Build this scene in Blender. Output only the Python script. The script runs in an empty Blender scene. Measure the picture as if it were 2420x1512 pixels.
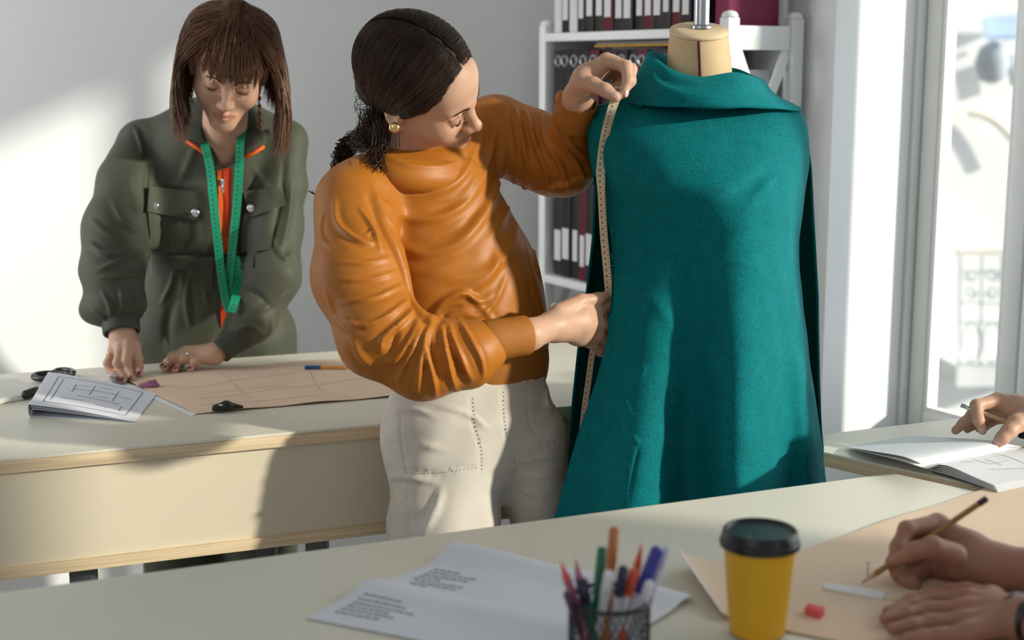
import bpy, bmesh, math, random
import numpy as np
from mathutils import Vector, Matrix
from mathutils.bvhtree import BVHTree

SC = bpy.context.scene
COL = SC.collection

# ------------------------------------------------------------------ camera
LENS, H = 50.0, 1.48
F = 2420 * LENS / 36.0
CX, CY = 1210.0, 756.0
TH = math.atan(0.1788)
cth, sth = math.cos(TH), math.sin(TH)
CAM = np.array([0.0, 0.0, H])
UPV = np.array([0, sth, cth]); FWV = np.array([0, cth, -sth])
cd = bpy.data.cameras.new('camera')
cd.lens = LENS; cd.sensor_width = 36; cd.clip_start = 0.05; cd.clip_end = 200
cd.dof.use_dof = True; cd.dof.focus_distance = 2.45; cd.dof.aperture_fstop = 3.4
cam = bpy.data.objects.new('camera', cd); COL.objects.link(cam)
cam.location = (0, 0, H); cam.rotation_euler = (math.pi / 2 - TH, 0, 0)
SC.camera = cam

# ------------------------------------------------------------------ world, sun, exposure
SUN_DIR = Vector((-0.93, 0.32, -0.31)).normalized()
w = bpy.data.worlds.new('sky'); SC.world = w; w.use_nodes = True
nt = w.node_tree; nt.nodes.clear()
tc = nt.nodes.new('ShaderNodeTexCoord')
dp = nt.nodes.new('ShaderNodeVectorMath'); dp.operation = 'DOT_PRODUCT'
dp.inputs[1].default_value = Vector((0.80, 0.45, 0.35)).normalized()
mr = nt.nodes.new('ShaderNodeMapRange'); mr.interpolation_type = 'SMOOTHSTEP'
mr.inputs['From Min'].default_value = 0.0; mr.inputs['From Max'].default_value = 0.95
mr.inputs['To Min'].default_value = 0.31; mr.inputs['To Max'].default_value = 3.0
bg = nt.nodes.new('ShaderNodeBackground'); bg.inputs[0].default_value = (0.90, 0.95, 1.0, 1)
ow = nt.nodes.new('ShaderNodeOutputWorld')
nt.links.new(tc.outputs['Generated'], dp.inputs[0]); nt.links.new(dp.outputs['Value'], mr.inputs[0])
nt.links.new(mr.outputs[0], bg.inputs[1]); nt.links.new(bg.outputs[0], ow.inputs[0])
sl = bpy.data.lights.new('sun', 'SUN'); sl.energy = 5.0; sl.angle = math.radians(2.4); sl.color = (1.0, 0.93, 0.80)
so = bpy.data.objects.new('sun', sl); COL.objects.link(so); so.location = (4, -1, 4)
so.rotation_euler = SUN_DIR.to_track_quat('-Z', 'Y').to_euler()
fl_ = bpy.data.lights.new('fill', 'AREA'); fl_.energy = 9; fl_.size = 1.8; fl_.color = (0.97, 0.98, 1.0)
fo = bpy.data.objects.new('fill', fl_); COL.objects.link(fo); fo.location = (-1.7, -1.2, 2.5)
fo.rotation_euler = (Vector((-0.1, 2.6, 1.1)) - fo.location).to_track_quat('-Z', 'Y').to_euler()
l2_ = bpy.data.lights.new('side_fill', 'AREA'); l2_.shape = 'RECTANGLE'; l2_.energy = 13; l2_.spread = math.radians(100); l2_.size = 0.9; l2_.size_y = 1.9; l2_.color = (0.97, 0.98, 1.0)  # added off-camera lamp that brightens the back wall from the left
l2o = bpy.data.objects.new('side_fill', l2_); COL.objects.link(l2o); l2o.location = (-2.3, 2.75, 1.7)
l2o.rotation_euler = (Vector((0.2, 4.0, 1.2)) - l2o.location).to_track_quat('-Z', 'Y').to_euler()
SC.view_settings.view_transform = 'Standard'; SC.view_settings.look = 'None'
SC.view_settings.exposure = 0.0; SC.view_settings.gamma = 1.0; SC.view_settings.use_curve_mapping = False
SC.cycles.use_denoising = True
SC.cycles.max_bounces = 6; SC.cycles.transparent_max_bounces = 16

# ------------------------------------------------------------------ points from picture rays
def ray(px, py):
    d = np.array([1.0, 0, 0]) * ((px - CX) / F) - UPV * ((py - CY) / F) + FWV
    return d / np.linalg.norm(d)
def at(px, py, Y):
    d = ray(px, py); return CAM + d * (Y / d[1])
def onz(px, py, z):
    d = ray(px, py); return CAM + d * ((z - H) / d[2])
def rp(px, Y): return px * Y / F

# ------------------------------------------------------------------ objects
def wloc(o):
    l = Vector((0, 0, 0))
    while o is not None: l = l + o.location; o = o.parent
    return l
def tag(o, label=None, cat=None, group=None, kind=None):
    if label: o['label'] = label
    if cat: o['category'] = cat
    if group: o['group'] = group
    if kind: o['kind'] = kind
    return o
def thing(name, label, cat, loc, group=None):
    o = bpy.data.objects.new(name, None); COL.objects.link(o); o.location = Vector(loc)
    o.empty_display_size = 0.05
    return tag(o, label, cat, group)
def link_mesh(name, me, parent=None, label=None):
    o = bpy.data.objects.new(name, me); COL.objects.link(o)
    if parent is not None: o.parent = parent
    if label: o['label'] = label
    return o
def obj(name, V, Fc, mat, parent=None, smooth=True, sharp=None, label=None, uv=None, mats=None, midx=None, col=None):
    V = np.asarray(V, float)
    if parent is not None:
        V = V - np.array(wloc(parent))
    me = bpy.data.meshes.new(name)
    if isinstance(Fc, np.ndarray) and Fc.ndim == 2:
        k = Fc.shape[1]; n = len(Fc)
        me.vertices.add(len(V)); me.vertices.foreach_set('co', V.astype(np.float32).ravel())
        me.loops.add(n * k); me.loops.foreach_set('vertex_index', Fc.astype(np.int32).ravel())
        me.polygons.add(n); me.polygons.foreach_set('loop_start', np.arange(0, n * k, k, dtype=np.int32))
        me.update(calc_edges=True)
    else:
        me.from_pydata([tuple(v) for v in V], [], [tuple(int(i) for i in f) for f in Fc]); me.update()
    me.polygons.foreach_set('use_smooth', np.full(len(me.polygons), bool(smooth)))
    if smooth and sharp: me.set_sharp_from_angle(angle=math.radians(sharp))
    for m in (mats or [mat]): me.materials.append(m)
    if midx is not None: me.polygons.foreach_set('material_index', np.asarray(midx, np.int32))
    if uv is not None:
        ul = me.uv_layers.new(name='UVMap'); li = np.empty(len(me.loops), np.int32); me.loops.foreach_get('vertex_index', li)
        ul.data.foreach_set('uv', np.asarray(uv, np.float32)[li].ravel())
    if col is not None:
        ca = me.color_attributes.new('Tint', 'FLOAT_COLOR', 'POINT')
        ca.data.foreach_set('color', np.asarray(col, np.float32).ravel())
    return link_mesh(name, me, parent, label)
class MB:
    def __init__(s): s.V = []; s.F = []; s.M = []
    def add(s, V, Fc, m=0):
        b = len(s.V); s.V += [tuple(v) for v in V]
        for f in Fc: s.F.append(tuple(int(i) + b for i in f)); s.M.append(m)
        return s
    def hexa(s, P, m=0):   # bottom 4 (ccw), top 4
        return s.add(P, [(3, 2, 1, 0), (4, 5, 6, 7), (0, 1, 5, 4), (1, 2, 6, 5), (2, 3, 7, 6), (3, 0, 4, 7)], m)
    def box(s, o, u, v, wv, m=0):   # corner o and three edge vectors
        o, u, v, wv = map(np.asarray, (o, u, v, wv))
        return s.hexa([o, o + u, o + u + v, o + v, o + wv, o + u + wv, o + u + v + wv, o + v + wv], m)
    def tube(s, pts, r, n=10, m=0, cap=True):
        V, Fc = tube(pts, r, n, cap); return s.add(V, Fc, m)
    def build(s, name, mat, parent=None, smooth=False, bevel=0, label=None, mats=None, sharp=None, seg=2):
        V = np.array(s.V)
        if bevel:
            bm = bmesh.new(); vs = [bm.verts.new(v) for v in V]
            for f, m in zip(s.F, s.M):
                try: fc = bm.faces.new([vs[i] for i in f]); fc.material_index = m
                except ValueError: pass
            bm.normal_update()
            ed = [e for e in bm.edges if len(e.link_faces) == 2 and e.calc_face_angle(0) > 0.5]
            bmesh.ops.bevel(bm, geom=ed, offset=bevel, segments=seg, affect='EDGES', profile=0.5)
            bm.verts.index_update()
            V2 = [tuple(v.co) for v in bm.verts]; F2 = [tuple(v.index for v in f.verts) for f in bm.faces]; M2 = [f.material_index for f in bm.faces]
            bm.free()
            return obj(name, V2, F2, mat, parent, True, 40, label, mats=mats, midx=M2)
        return obj(name, V, s.F, mat, parent, smooth, sharp, label, mats=mats, midx=s.M)
def tube(pts, r, n=10, cap=True, flat=1.0, up=None):
    pts = np.asarray(pts, float); m = len(pts)
    r = np.full(m, r, float) if np.isscalar(r) else np.asarray(r, float)
    T = np.gradient(pts, axis=0); T /= np.linalg.norm(T, axis=1)[:, None] + 1e-12
    u = np.array(up if up is not None else ([0, 0, 1.0] if abs(T[0][2]) < 0.9 else [1.0, 0, 0]))
    V = []; a = np.linspace(0, 2 * np.pi, n, endpoint=False)
    for i in range(m):
        u = u - T[i] * (u @ T[i]); u /= np.linalg.norm(u) + 1e-12; b = np.cross(T[i], u)
        V.append(pts[i] + r[i] * (np.cos(a)[:, None] * u * flat + np.sin(a)[:, None] * b))
    V = np.concatenate(V); Fc = []
    for i in range(m - 1):
        for j in range(n): Fc.append((i * n + j, i * n + (j + 1) % n, (i + 1) * n + (j + 1) % n, (i + 1) * n + j))
    if cap: Fc.append(tuple(range(n))[::-1]); Fc.append(tuple((m - 1) * n + j for j in range(n)))
    return V, Fc
def lathe(prof, c, n=48, cap=True):
    V = []; Fc = []
    for r, z in prof:
        for j in range(n):
            a = 2 * math.pi * j / n; V.append((c[0] + r * math.cos(a), c[1] + r * math.sin(a), c[2] + z))
    for i in range(len(prof) - 1):
        for j in range(n): Fc.append((i * n + j, i * n + (j + 1) % n, (i + 1) * n + (j + 1) % n, (i + 1) * n + j))
    if cap:
        Fc.append(tuple(range(n))[::-1]); Fc.append(tuple((len(prof) - 1) * n + j for j in range(n)))
    return V, Fc
def smooth_poly(P, n):   # Catmull-Rom through P, n points
    P = np.asarray(P, float)
    if len(P) < 3:
        t = np.linspace(0, 1, n)[:, None]; return P[0] * (1 - t) + P[-1] * t
    Q = np.vstack([2 * P[0] - P[1], P, 2 * P[-1] - P[-2]])
    t = np.linspace(0, len(P) - 1 - 1e-9, n); i = t.astype(int); f = (t - i)[:, None]
    a, b, c, d = Q[i], Q[i + 1], Q[i + 2], Q[i + 3]
    return 0.5 * (2 * b + (c - a) * f + (2 * a - 5 * b + 4 * c - d) * f ** 2 + (3 * b - a - 3 * c + d) * f ** 3)

# ------------------------------------------------------------------ materials
def mat(name, col, rough=0.6, spec=0.4, noise=0.0, nscale=30, bump=0.0, bscale=200, sheen=0.0, metal=0.0, sss=0.0, tint=False, col2=None, aniso=None, coat=0.0, stretch=None, sheentint=None):
    m = bpy.data.materials.new(name); m.use_nodes = True
    n = m.node_tree; b = n.nodes['Principled BSDF']
    b.inputs['Base Color'].default_value = (*col, 1); b.inputs['Roughness'].default_value = rough
    b.inputs['Specular IOR Level'].default_value = spec; b.inputs['Metallic'].default_value = metal
    if coat: b.inputs['Coat Weight'].default_value = coat
    if sheen:
        b.inputs['Sheen Weight'].default_value = sheen; b.inputs['Sheen Roughness'].default_value = 0.4
        if sheentint: b.inputs['Sheen Tint'].default_value = (*sheentint, 1)
    if sss:
        b.inputs['Subsurface Weight'].default_value = sss; b.inputs['Subsurface Radius'].default_value = (0.9, 0.35, 0.2); b.inputs['Subsurface Scale'].default_value = 0.006
    tcn = n.nodes.new('ShaderNodeTexCoord'); src = tcn.outputs['Object']
    if stretch:
        mp = n.nodes.new('ShaderNodeMapping'); mp.inputs['Scale'].default_value = stretch
        n.links.new(src, mp.inputs[0]); src = mp.outputs[0]
    cs = None
    if noise or col2:
        t = n.nodes.new('ShaderNodeTexNoise'); t.inputs['Scale'].default_value = nscale; t.inputs['Detail'].default_value = 5
        n.links.new(src, t.inputs[0])
        r = n.nodes.new('ShaderNodeValToRGB'); c2 = col2 or tuple(c * (1 - noise) for c in col)
        r.color_ramp.elements[0].color = (*c2, 1); r.color_ramp.elements[1].color = (*[min(1, c * (1 + noise * 0.5)) for c in col], 1)
        r.color_ramp.elements[0].position = 0.3; r.color_ramp.elements[1].position = 0.7
        n.links.new(t.outputs['Fac'], r.inputs[0]); cs = r.outputs[0]
        n.links.new(cs, b.inputs['Base Color'])
    if tint:
        va = n.nodes.new('ShaderNodeVertexColor'); va.layer_name = 'Tint'
        mx = n.nodes.new('ShaderNodeMix'); mx.data_type = 'RGBA'; mx.blend_type = 'MULTIPLY'; mx.inputs[0].default_value = 1
        if cs: n.links.new(cs, mx.inputs[6])
        else: mx.inputs[6].default_value = (*col, 1)
        n.links.new(va.outputs[0], mx.inputs[7]); n.links.new(mx.outputs[2], b.inputs['Base Color'])
    if bump:
        t2 = n.nodes.new('ShaderNodeTexNoise'); t2.inputs['Scale'].default_value = bscale; t2.inputs['Detail'].default_value = 4
        bp = n.nodes.new('ShaderNodeBump'); bp.inputs['Strength'].default_value = bump; bp.inputs['Distance'].default_value = 0.002
        n.links.new(src, t2.inputs[0]); n.links.new(t2.outputs['Fac'], bp.inputs['Height']); n.links.new(bp.outputs[0], b.inputs['Normal'])
    return m
M_ = {}
M_['wall'] = mat('wall_plaster', (0.82, 0.83, 0.82), 0.85, 0.2, 0.03, 3, 0.15, 90)
M_['white'] = mat('white_paint', (0.84, 0.85, 0.85), 0.45, 0.4, 0.03, 6)
M_['trim'] = mat('window_paint', (0.86, 0.87, 0.86), 0.4, 0.4, 0.03, 8)
M_['floor'] = mat('floor_vinyl', (0.52, 0.52, 0.51), 0.5, 0.4, 0.12, 5)
M_['top'] = mat('table_laminate', (0.78, 0.745, 0.62), 0.40, 0.45, 0.03, 4, 0.05, 300)
M_['edge'] = mat('birch_edge', (0.72, 0.56, 0.36), 0.5, 0.4, 0.2, 6, stretch=(1, 1, 30))
M_['apron'] = mat('table_apron', (0.68, 0.60, 0.45), 0.5, 0.4, 0.04, 4)
M_['metal'] = mat('chrome', (0.62, 0.62, 0.64), 0.18, 0.5, metal=1.0)
M_['dkmetal'] = mat('dark_steel', (0.10, 0.10, 0.10), 0.4, 0.5, metal=0.6)
M_['black'] = mat('black_plastic', (0.012, 0.012, 0.014), 0.3, 0.5)
M_['paper'] = mat('paper', (0.74, 0.76, 0.82), 0.75, 0.2, 0.03, 5)
M_['ppaper'] = mat('white_paper', (0.80, 0.81, 0.83), 0.75, 0.2, 0.02, 5)
M_['peach'] = mat('pattern_paper', (0.79, 0.60, 0.44), 0.7, 0.2, 0.08, 4)
M_['ink'] = mat('printed_ink', (0.16, 0.17, 0.22), 0.7, 0.2)
M_['inklt'] = mat('pale_ink', (0.42, 0.44, 0.50), 0.7, 0.2)
# ------------------------------------------------------------------ the room
Z3 = np.array([0, 0, 1.0])
def v3(x, y, z=0): return np.array([x, y, z], float)
W0 = v3(0.68, 3.42); WD = v3(0.5, -0.866); WN = v3(0.866, 0.5)   # inner face of the window wall, along it, outwards
BD = v3(0.93, 0.37) / np.linalg.norm([0.93, 0.37])
CORN = W0 - WD * 0.85
CEIL = 2.95
def struct(mb, name, m, label=None, **k):
    o = mb.build(name, m, **k); o['kind'] = 'structure'
    if label: o['label'] = label
    return o
mb = MB(); mb.box((-3.6, -2.6, -0.08), (9.2, 0, 0), (0, 8.4, 0), (0, 0, 0.08)); 
flo = MB(); P = [v3(-3.6, -2.6), v3(4.1, -2.6), W0 + WD * 5.2, CORN, CORN - BD * 4.1]
n5 = len(P)
flo.add([p - Z3 * 0.06 for p in P] + P, [tuple(range(n5))[::-1], tuple(range(n5, 2 * n5))] + [(i, (i + 1) % n5, n5 + (i + 1) % n5, n5 + i) for i in range(n5)])
struct(flo, 'floor', M_['floor'])
cl = MB(); cl.add([p + Z3 * CEIL for p in P] + [p + Z3 * (CEIL + 0.06) for p in P], [tuple(range(n5))[::-1], tuple(range(n5, 2 * n5))] + [(i, (i + 1) % n5, n5 + (i + 1) % n5, n5 + i) for i in range(n5)])
struct(cl, 'ceiling', M_['white'])
BN = v3(-BD[1], BD[0])
mb = MB(); mb.box(CORN - BD * 4.1, BD * 4.2, BN * 0.12, Z3 * CEIL); struct(mb, 'wall_back', M_['wall'])
TW = 0.30
S_A, S_B = 0.12, 2.80
mb = MB(); mb.box(W0 - WD * 0.95, WD * (0.95 + S_A), WN * TW, Z3 * CEIL); struct(mb, 'wall_right', M_['white'])
S_C, S_D = 0.72, 0.85
mb = MB(); mb.box(W0 + WD * S_A + Z3 * 2.34, WD * (S_B - S_A), WN * TW, Z3 * (CEIL - 2.34)); struct(mb, 'wall_lintel', M_['white'])
mb = MB(); mb.box(W0 + WD * S_B, WD * (5.2 - S_B), WN * TW, Z3 * CEIL); struct(mb, 'wall_front', M_['white'])
# window at the outer side of the deep reveal
N1 = W0 + WD * S_A + WN * TW
def glassmat():
    m = bpy.data.materials.new('window_glass'); m.use_nodes = True; n = m.node_tree; n.nodes.clear()
    t = n.nodes.new('ShaderNodeBsdfTransparent'); t.inputs[0].default_value = (0.97, 0.985, 0.98, 1)
    g = n.nodes.new('ShaderNodeBsdfGlossy'); g.inputs['Roughness'].default_value = 0.02
    x = n.nodes.new('ShaderNodeMixShader'); x.inputs[0].default_value = 0.05; o = n.nodes.new('ShaderNodeOutputMaterial')
    n.links.new(t.outputs[0], x.inputs[1]); n.links.new(g.outputs[0], x.inputs[2]); n.links.new(x.outputs[0], o.inputs[0]); return m
M_['glass'] = glassmat()
def leaf(name, t0, t1, zlow, label):
    """one casement: stiles, rails, a pane and a solid lower panel"""
    f = MB(); st = 0.048
    def bx(a, b, z0, z1, dep=0.055, off=0.0): f.box(N1 + WD * a - WN * (dep * .5 - off) + Z3 * z0, WD * (b - a), WN * dep, Z3 * (z1 - z0))
    bx(t0, t0 + st, 0.06, 2.28); bx(t1 - st, t1, 0.06, 2.28)
    bx(t0 + st, t1 - st, 2.22, 2.28); bx(t0 + st, t1 - st, zlow - 0.075, zlow); bx(t0 + st, t1 - st, 0.06, 0.14)
    root = f.build(name, M_['trim'], bevel=0.006); root['kind'] = 'structure'; root['label'] = label
    g = MB(); g.box(N1 + WD * (t0 + st) - WN * 0.003 + Z3 * zlow, WD * (t1 - t0 - 2 * st), WN * 0.006, Z3 * (2.22 - zlow)); g.build('pane', M_['glass'], root)
    g = MB(); g.box(N1 + WD * (t0 + st) - WN * 0.006 + Z3 * 0.14, WD * (t1 - t0 - 2 * st), WN * 0.03, Z3 * (zlow - 0.215)); g.build('lower_panel', M_['trim'], root)
    # beads around the glass
    g = MB()
    for a, b, z0, z1 in ((t0 + st, t0 + st + .012, zlow, 2.22), (t1 - st - .012, t1 - st, zlow, 2.22), (t0 + st + .012, t1 - st - .012, zlow, zlow + .012)):
        g.box(N1 + WD * a - WN * 0.022 + Z3 * z0, WD * (b - a), WN * 0.018, Z3 * (z1 - z0))
    g.build('glazing_bead', M_['trim'], root)
    return root
l1 = leaf('window_1', 0.012, 0.335, 0.645, 'white window casement with a solid lower panel')
hd = MB(); c0 = N1 + WD * 0.318 - WN * 0.03 + Z3 * 0.60
hd.tube([c0, c0 - WN * 0.022], 0.009); hd.tube([c0 - WN * 0.02, c0 - WN * 0.024 - Z3 * 0.0 + WD * 0.004], 0.011); hd.build('catch', M_['metal'], l1)
for k_, (a_, b_) in enumerate(((.340, .66), (.666, 1.67), (1.676, 2.675))):
    leaf('window_%d' % (k_ + 2), a_, b_, 0.645, 'white window casement')
for k_, (a_, b_) in enumerate(((0.0, 2.68),)):
    mb = MB()
    if k_ == 0: mb.box(N1 - WN * 0.05, WD * 0.011, WN * 0.05, Z3 * 2.28)
    mb.box(N1 + WD * a_ - WN * 0.05 + Z3 * 2.281, WD * (b_ - a_), WN * 0.05, Z3 * 0.058); mb.box(N1 + WD * a_ - WN * 0.05, WD * (b_ - a_), WN * 0.05, Z3 * 0.058)
    struct(mb, 'trim_%d' % (k_ + 1), M_['trim'])
# outside: pale facade across the street with a balcony
M_['facade'] = mat('facade_plaster', (0.94, 0.94, 0.92), 0.9, 0.1, 0.03, 1)
M_['fashade'] = mat('facade_stone', (0.82, 0.75, 0.66), 0.9, 0.1)
M_['awning'] = mat('blue_awning', (0.50, 0.66, 0.88), 0.8, 0.1)  # blue paled so the colour carries the overexposed haze outdoors
M_['iron'] = mat('wrought_iron', (0.52, 0.56, 0.60), 0.6, 0.3)  # iron paled too, outdoor glare put into its colour
YF = 14.5
fb = thing('building', 'pale facade of the house across the street, seen through the window', 'building', at(2330, 500, YF) * np.array([1, 1, 0]))
a = at(2050, 900, YF); b = at(2700, 900, YF + .6)
mb = MB(); mb.box((a[0], YF, -6), (b[0] - a[0], .3, 0), (0, .4, 0), (0, 0, 10.2)); mb.build('wall', M_['facade'], fb)
arc = [at(2290 + 130 * t, 268 + 105 * t ** 2.2, YF - .06) for t in np.linspace(0, 1, 12)]
mb = MB(); mb.tube(arc, 0.035, 6); mb.build('arch_moulding', M_['fashade'], fb)
aw = [at(2322, 40, YF - .1), at(2480, 30, YF - .1), at(2480, 82, YF - .7), at(2330, 84, YF - .7)]
mb = MB(); mb.hexa([p - np.array([0, 0, .04]) for p in aw] + aw); mb.build('awning', M_['awning'], fb)
lm = at(2345, 150, YF - .25)
V, Fc = lathe([(0.02, -.2), (.12, -.16), (.17, 0), (.13, .15), (.03, .22)], lm, 16); obj('lantern', V, Fc, M_['iron'], fb)
mb = MB(); mb.tube([at(2385, 95, YF - .05), at(2370, 110, YF - .2), at(2345, 118, YF - .25)], .02, 6); mb.tube([at(2400, 200, YF - .05), at(2385, 130, YF - .05)], .05, 6); mb.build('lantern_bracket', M_['iron'], fb)
YB = 14.0
sb = MB(); p0 = at(2262, 868, YB); sb.box(p0 - Z3 * .2, (1.2, 0.05, 0), (0, .9, 0), (0, 0, .2)); sb.build('balcony_slab', M_['facade'], fb)
rb = MB()
rb.box(at(2262, 604, YB - .03), (1.2, .05, 0), (0, .06, 0), (0, 0, .045)); rb.build('balcony_handrail', M_['fashade'], fb)
rb = MB()
for x in (2270, 2321, 2369, 2420, 2470):
    rb.tube([at(x, 605, YB), at(x - 4, 865, YB)], .014, 6)
for y in (640, 715, 760, 858): rb.tube([at(2266, y, YB), at(2530, y + 6, YB)], .012, 6)
for cx, cy, r, sg in ((2296, 690, 15, 1), (2345, 690, 16, -1), (2393, 690, 15, 1), (2296, 650, 16, -1), (2345, 648, 17, 1), (2393, 648, 16, -1), (2440, 690, 16, 1)):
    rb.tube([at(cx + sg * r * (1 - .12 * t) * math.cos(t * 1.6), cy + r * (1 - .12 * t) * math.sin(t * 1.6), YB) for t in np.linspace(0, 5, 22)], .012, 5)
for cx in (2296, 2345, 2394, 2442):
    rb.tube([at(cx + 19 * math.cos(t), 808 + 46 * math.sin(t), YB) for t in np.linspace(0, 6.28, 20)], .012, 5)
rb.build('balcony_railing', M_['iron'], fb)

# ------------------------------------------------------------------ tables
TZ = 0.85
def rel(P): return [np.asarray(p) for p in P]
def slab(P, th):  # P: four top corners
    m = MB(); m.hexa([np.array(p) - Z3 * th for p in P] + list(P)); return m
def quad_off(P, d): # shrink a quad inwards about its centre by d metres
    c = sum(P) / 4; return [p + (c - p) / np.linalg.norm((c - p)[:2]) * d for p in P]
def leg(parent, p, h, s=0.045, m='edge', z0=0.0):
    mb = MB(); mb.box((p[0] - s / 2, p[1] - s / 2, z0), (s, 0, 0), (0, s, 0), (0, 0, h)); return mb.build('leg', M_[m], parent, bevel=0.003)
# back table: box carcass with a birch edged top
b0, b1 = onz(0, 1085, TZ), onz(910, 1000, TZ); k0, k1 = onz(0, 880, TZ), onz(820, 830, TZ)
def ext(a, b, ta, tb): d = b - a; return a + d * ta, a + d * tb
BF = ext(b0, b1, -1.3, 1.95)
dirn = (b1 - b0) / np.linalg.norm(b1 - b0); nrm = np.array([-dirn[1], dirn[0], 0])
depth = 0.5 * ((k0 - b0) @ nrm + (k1 - b0) @ nrm)
BT = [BF[0], BF[1], BF[1] + nrm * ((k1 - b0) @ nrm + .0), BF[0] + nrm * ((k0 - b0) @ nrm - .0)]
tb = thing('work_table', 'long cream cutting table the green-clad woman leans on', 'table', ((BT[0] + BT[2]) / 2) * np.array([1, 1, 0]))
slab([p - Z3 * 0 for p in BT], 0.004).build('table_top', M_['top'], tb)
slab([p - Z3 * 0.004 for p in BT], 0.022).build('top_edging', M_['edge'], tb, bevel=0.002)
ap0, ap1 = BF[0] + nrm * .012, BF[1] + nrm * .012
mb = MB(); mb.box(ap0 - Z3 * .188, ap1 - ap0, nrm * .018, Z3 * .162); mb.build('front_panel', M_['apron'], tb)
mb = MB(); mb.box(BF[0] + nrm * .004 - Z3 * .208, BF[1] - BF[0], nrm * (depth - .03), Z3 * .020); mb.build('bottom_shelf', M_['edge'], tb, bevel=0.002)
for f, dd in ((0.30, .10), (.46, .10), (.66, .12), (.30, depth - .08), (.66, depth - .08), (.97, depth - .08), (.97, .1)):
    leg(tb, BF[0] + (BF[1] - BF[0]) * f + nrm * dd, TZ - .206, .04, 'dkmetal')
# near table
n0, n1, n2 = onz(0, 1400, TZ), onz(2110, 1118, TZ), onz(2310, 1157, TZ)
d1 = (n1 - n0) / np.linalg.norm(n1 - n0); d2 = (n2 - n1) / np.linalg.norm(n2 - n1)
_r0, _r1 = onz(1947, 1068, TZ), onz(2331, 1151, TZ)
na = n0 - d1 * .55
drr = (_r1 - _r0) / np.linalg.norm(_r1 - _r0); ndr = np.array([drr[1], -drr[0], 0]); ndr = ndr if (n1 - _r0) @ ndr > 0 else -ndr
print('gap', (n1 - _r0) @ ndr)
NT = [na + drr * 1.05, n1 + drr * .78, n1, na]
tn = thing('work_table', 'cream cutting table nearest the camera, holding the yellow cup', 'table', ((NT[0] + NT[2]) / 2) * np.array([1, 1, 0]))
slab(NT, 0.003).build('table_top', M_['top'], tn)
slab([p - Z3 * .003 for p in NT], 0.022).build('top_edging', M_['edge'], tn, bevel=0.002)
q = quad_off(NT, .14)
for p in q: leg(tn, p, TZ - .025, .045, 'dkmetal')
# right table
r0, r1, r2 = onz(1947, 1068, TZ), onz(2331, 1151, TZ), onz(1947, 1026, TZ); r3 = onz(2292, 985, TZ)
dr = (r1 - r0) / np.linalg.norm(r1 - r0); dl = (r3 - r2) / np.linalg.norm(r3 - r2)
ra = r0
rb_ = r2
# the end edge of the table at the mannequin's side joins the two corners
RT = [r1 + dr * .75, r1 + dr * .75 + dl * .95, r3 + dl * .35, ra + dl * .02]
RT = [ra, r1 + dr * .25, r3 + dl * .24, rb_]
tr = thing('work_table', 'cream table beside the window with the open sketchbook on it', 'table', ((RT[0] + RT[2]) / 2) * np.array([1, 1, 0]))
slab(RT, 0.003).build('table_top', M_['top'], tr)
slab([p - Z3 * .003 for p in RT], 0.022).build('top_edging', M_['edge'], tr, bevel=0.002)
for p in quad_off(RT, .12): leg(tr, p, TZ - .025, .045, 'dkmetal')
print('NT', NT, 'RT', RT, 'BT', BT)

# ------------------------------------------------------------------ shelf with binders
FR = v3(0.4705, 3.30); SD = -WD; SP = WN; SW, SDp = 0.76, 0.225    # right front corner, along to the far end, depth
sh = thing('bookshelf', 'white open bookshelf with crossed end braces behind the dress form', 'shelf', FR + SD * SW / 2)
SZ = [0.10, 0.415, 0.745, 1.075, 1.575 - 0.33 + 0.0, 1.575]
SZ = [0.09, 0.47, 0.895, 1.235, 1.575]
def zof(py, px, Y): return at(px, py, Y)[2]
zt1 = zof(79, 1293, 3.96); zt3 = zof(648, 1300, 3.96)
gap = (zt1 - zt3) / 2
SZ = [zt1, zt1 - gap, zt3, zt3 - gap, zt3 - 2 * gap if zt3 - 2 * gap > .05 else .06]
for z in SZ:
    mb = MB(); mb.box(FR + Z3 * (z - .022), SD * SW, SP * SDp, Z3 * .022); mb.build('shelf_board', M_['white'], sh, bevel=0.002)
ztop = at(1690, 28, 3.30)[2]
for a_, b_ in ((0, 0), (0, 1), (1, 0), (1, 1)):
    p = FR + SD * (SW if a_ else -.034) + SP * ((SDp - .034) if b_ else 0)
    mb = MB(); mb.box(p, SD * .034, SP * .034, Z3 * (ztop - .012)); 
    o_ = mb.build('post', M_['white'], sh, bevel=0.004)
    V, Fc = lathe([(.019, -.014), (.019, -.006), (.014, 0), (.005, .003)], p + SD * .017 + SP * .017 + Z3 * ztop, 16); obj('post_cap', V, Fc, M_['white'], o_)
for a_ in (0, 1):
    e = FR + SD * (SW + .008 if a_ else -.026)
    mb = MB(); mb.box(e + SP * .034 + Z3 * (ztop - .085), SD * .018, SP * (SDp - .068), Z3 * .055); mb.build('end_rail', M_['white'], sh, bevel=.002)
    for lo_, hi_ in ((ztop - .42, ztop - .085), (ztop - .86, ztop - .50)):
        for sgn in (0, 1):
            A = e + SP * (.036 if sgn else SDp - .036) + Z3 * lo_; B = e + SP * (SDp - .036 if sgn else .036) + Z3 * hi_
            dv = (B - A); dv /= np.linalg.norm(dv); pr = np.cross(dv, SD); 
            mb = MB(); mb.box(A - pr * .011 + SD * .004 * sgn, B - A, pr * .022, SD * .012); mb.build('cross_brace', M_['white'], sh)
    mb = MB(); mb.box(e + SP * .034 + Z3 * (ztop - .50), SD * .018, SP * (SDp - .068), Z3 * .06); mb.build('end_rail', M_['white'], sh, bevel=.002)
M_['bk'] = mat('binder_black', (0.016, 0.014, 0.015), 0.5, 0.4)
M_['bkb'] = mat('binder_brown', (0.030, 0.022, 0.020), 0.5, 0.4)
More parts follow.
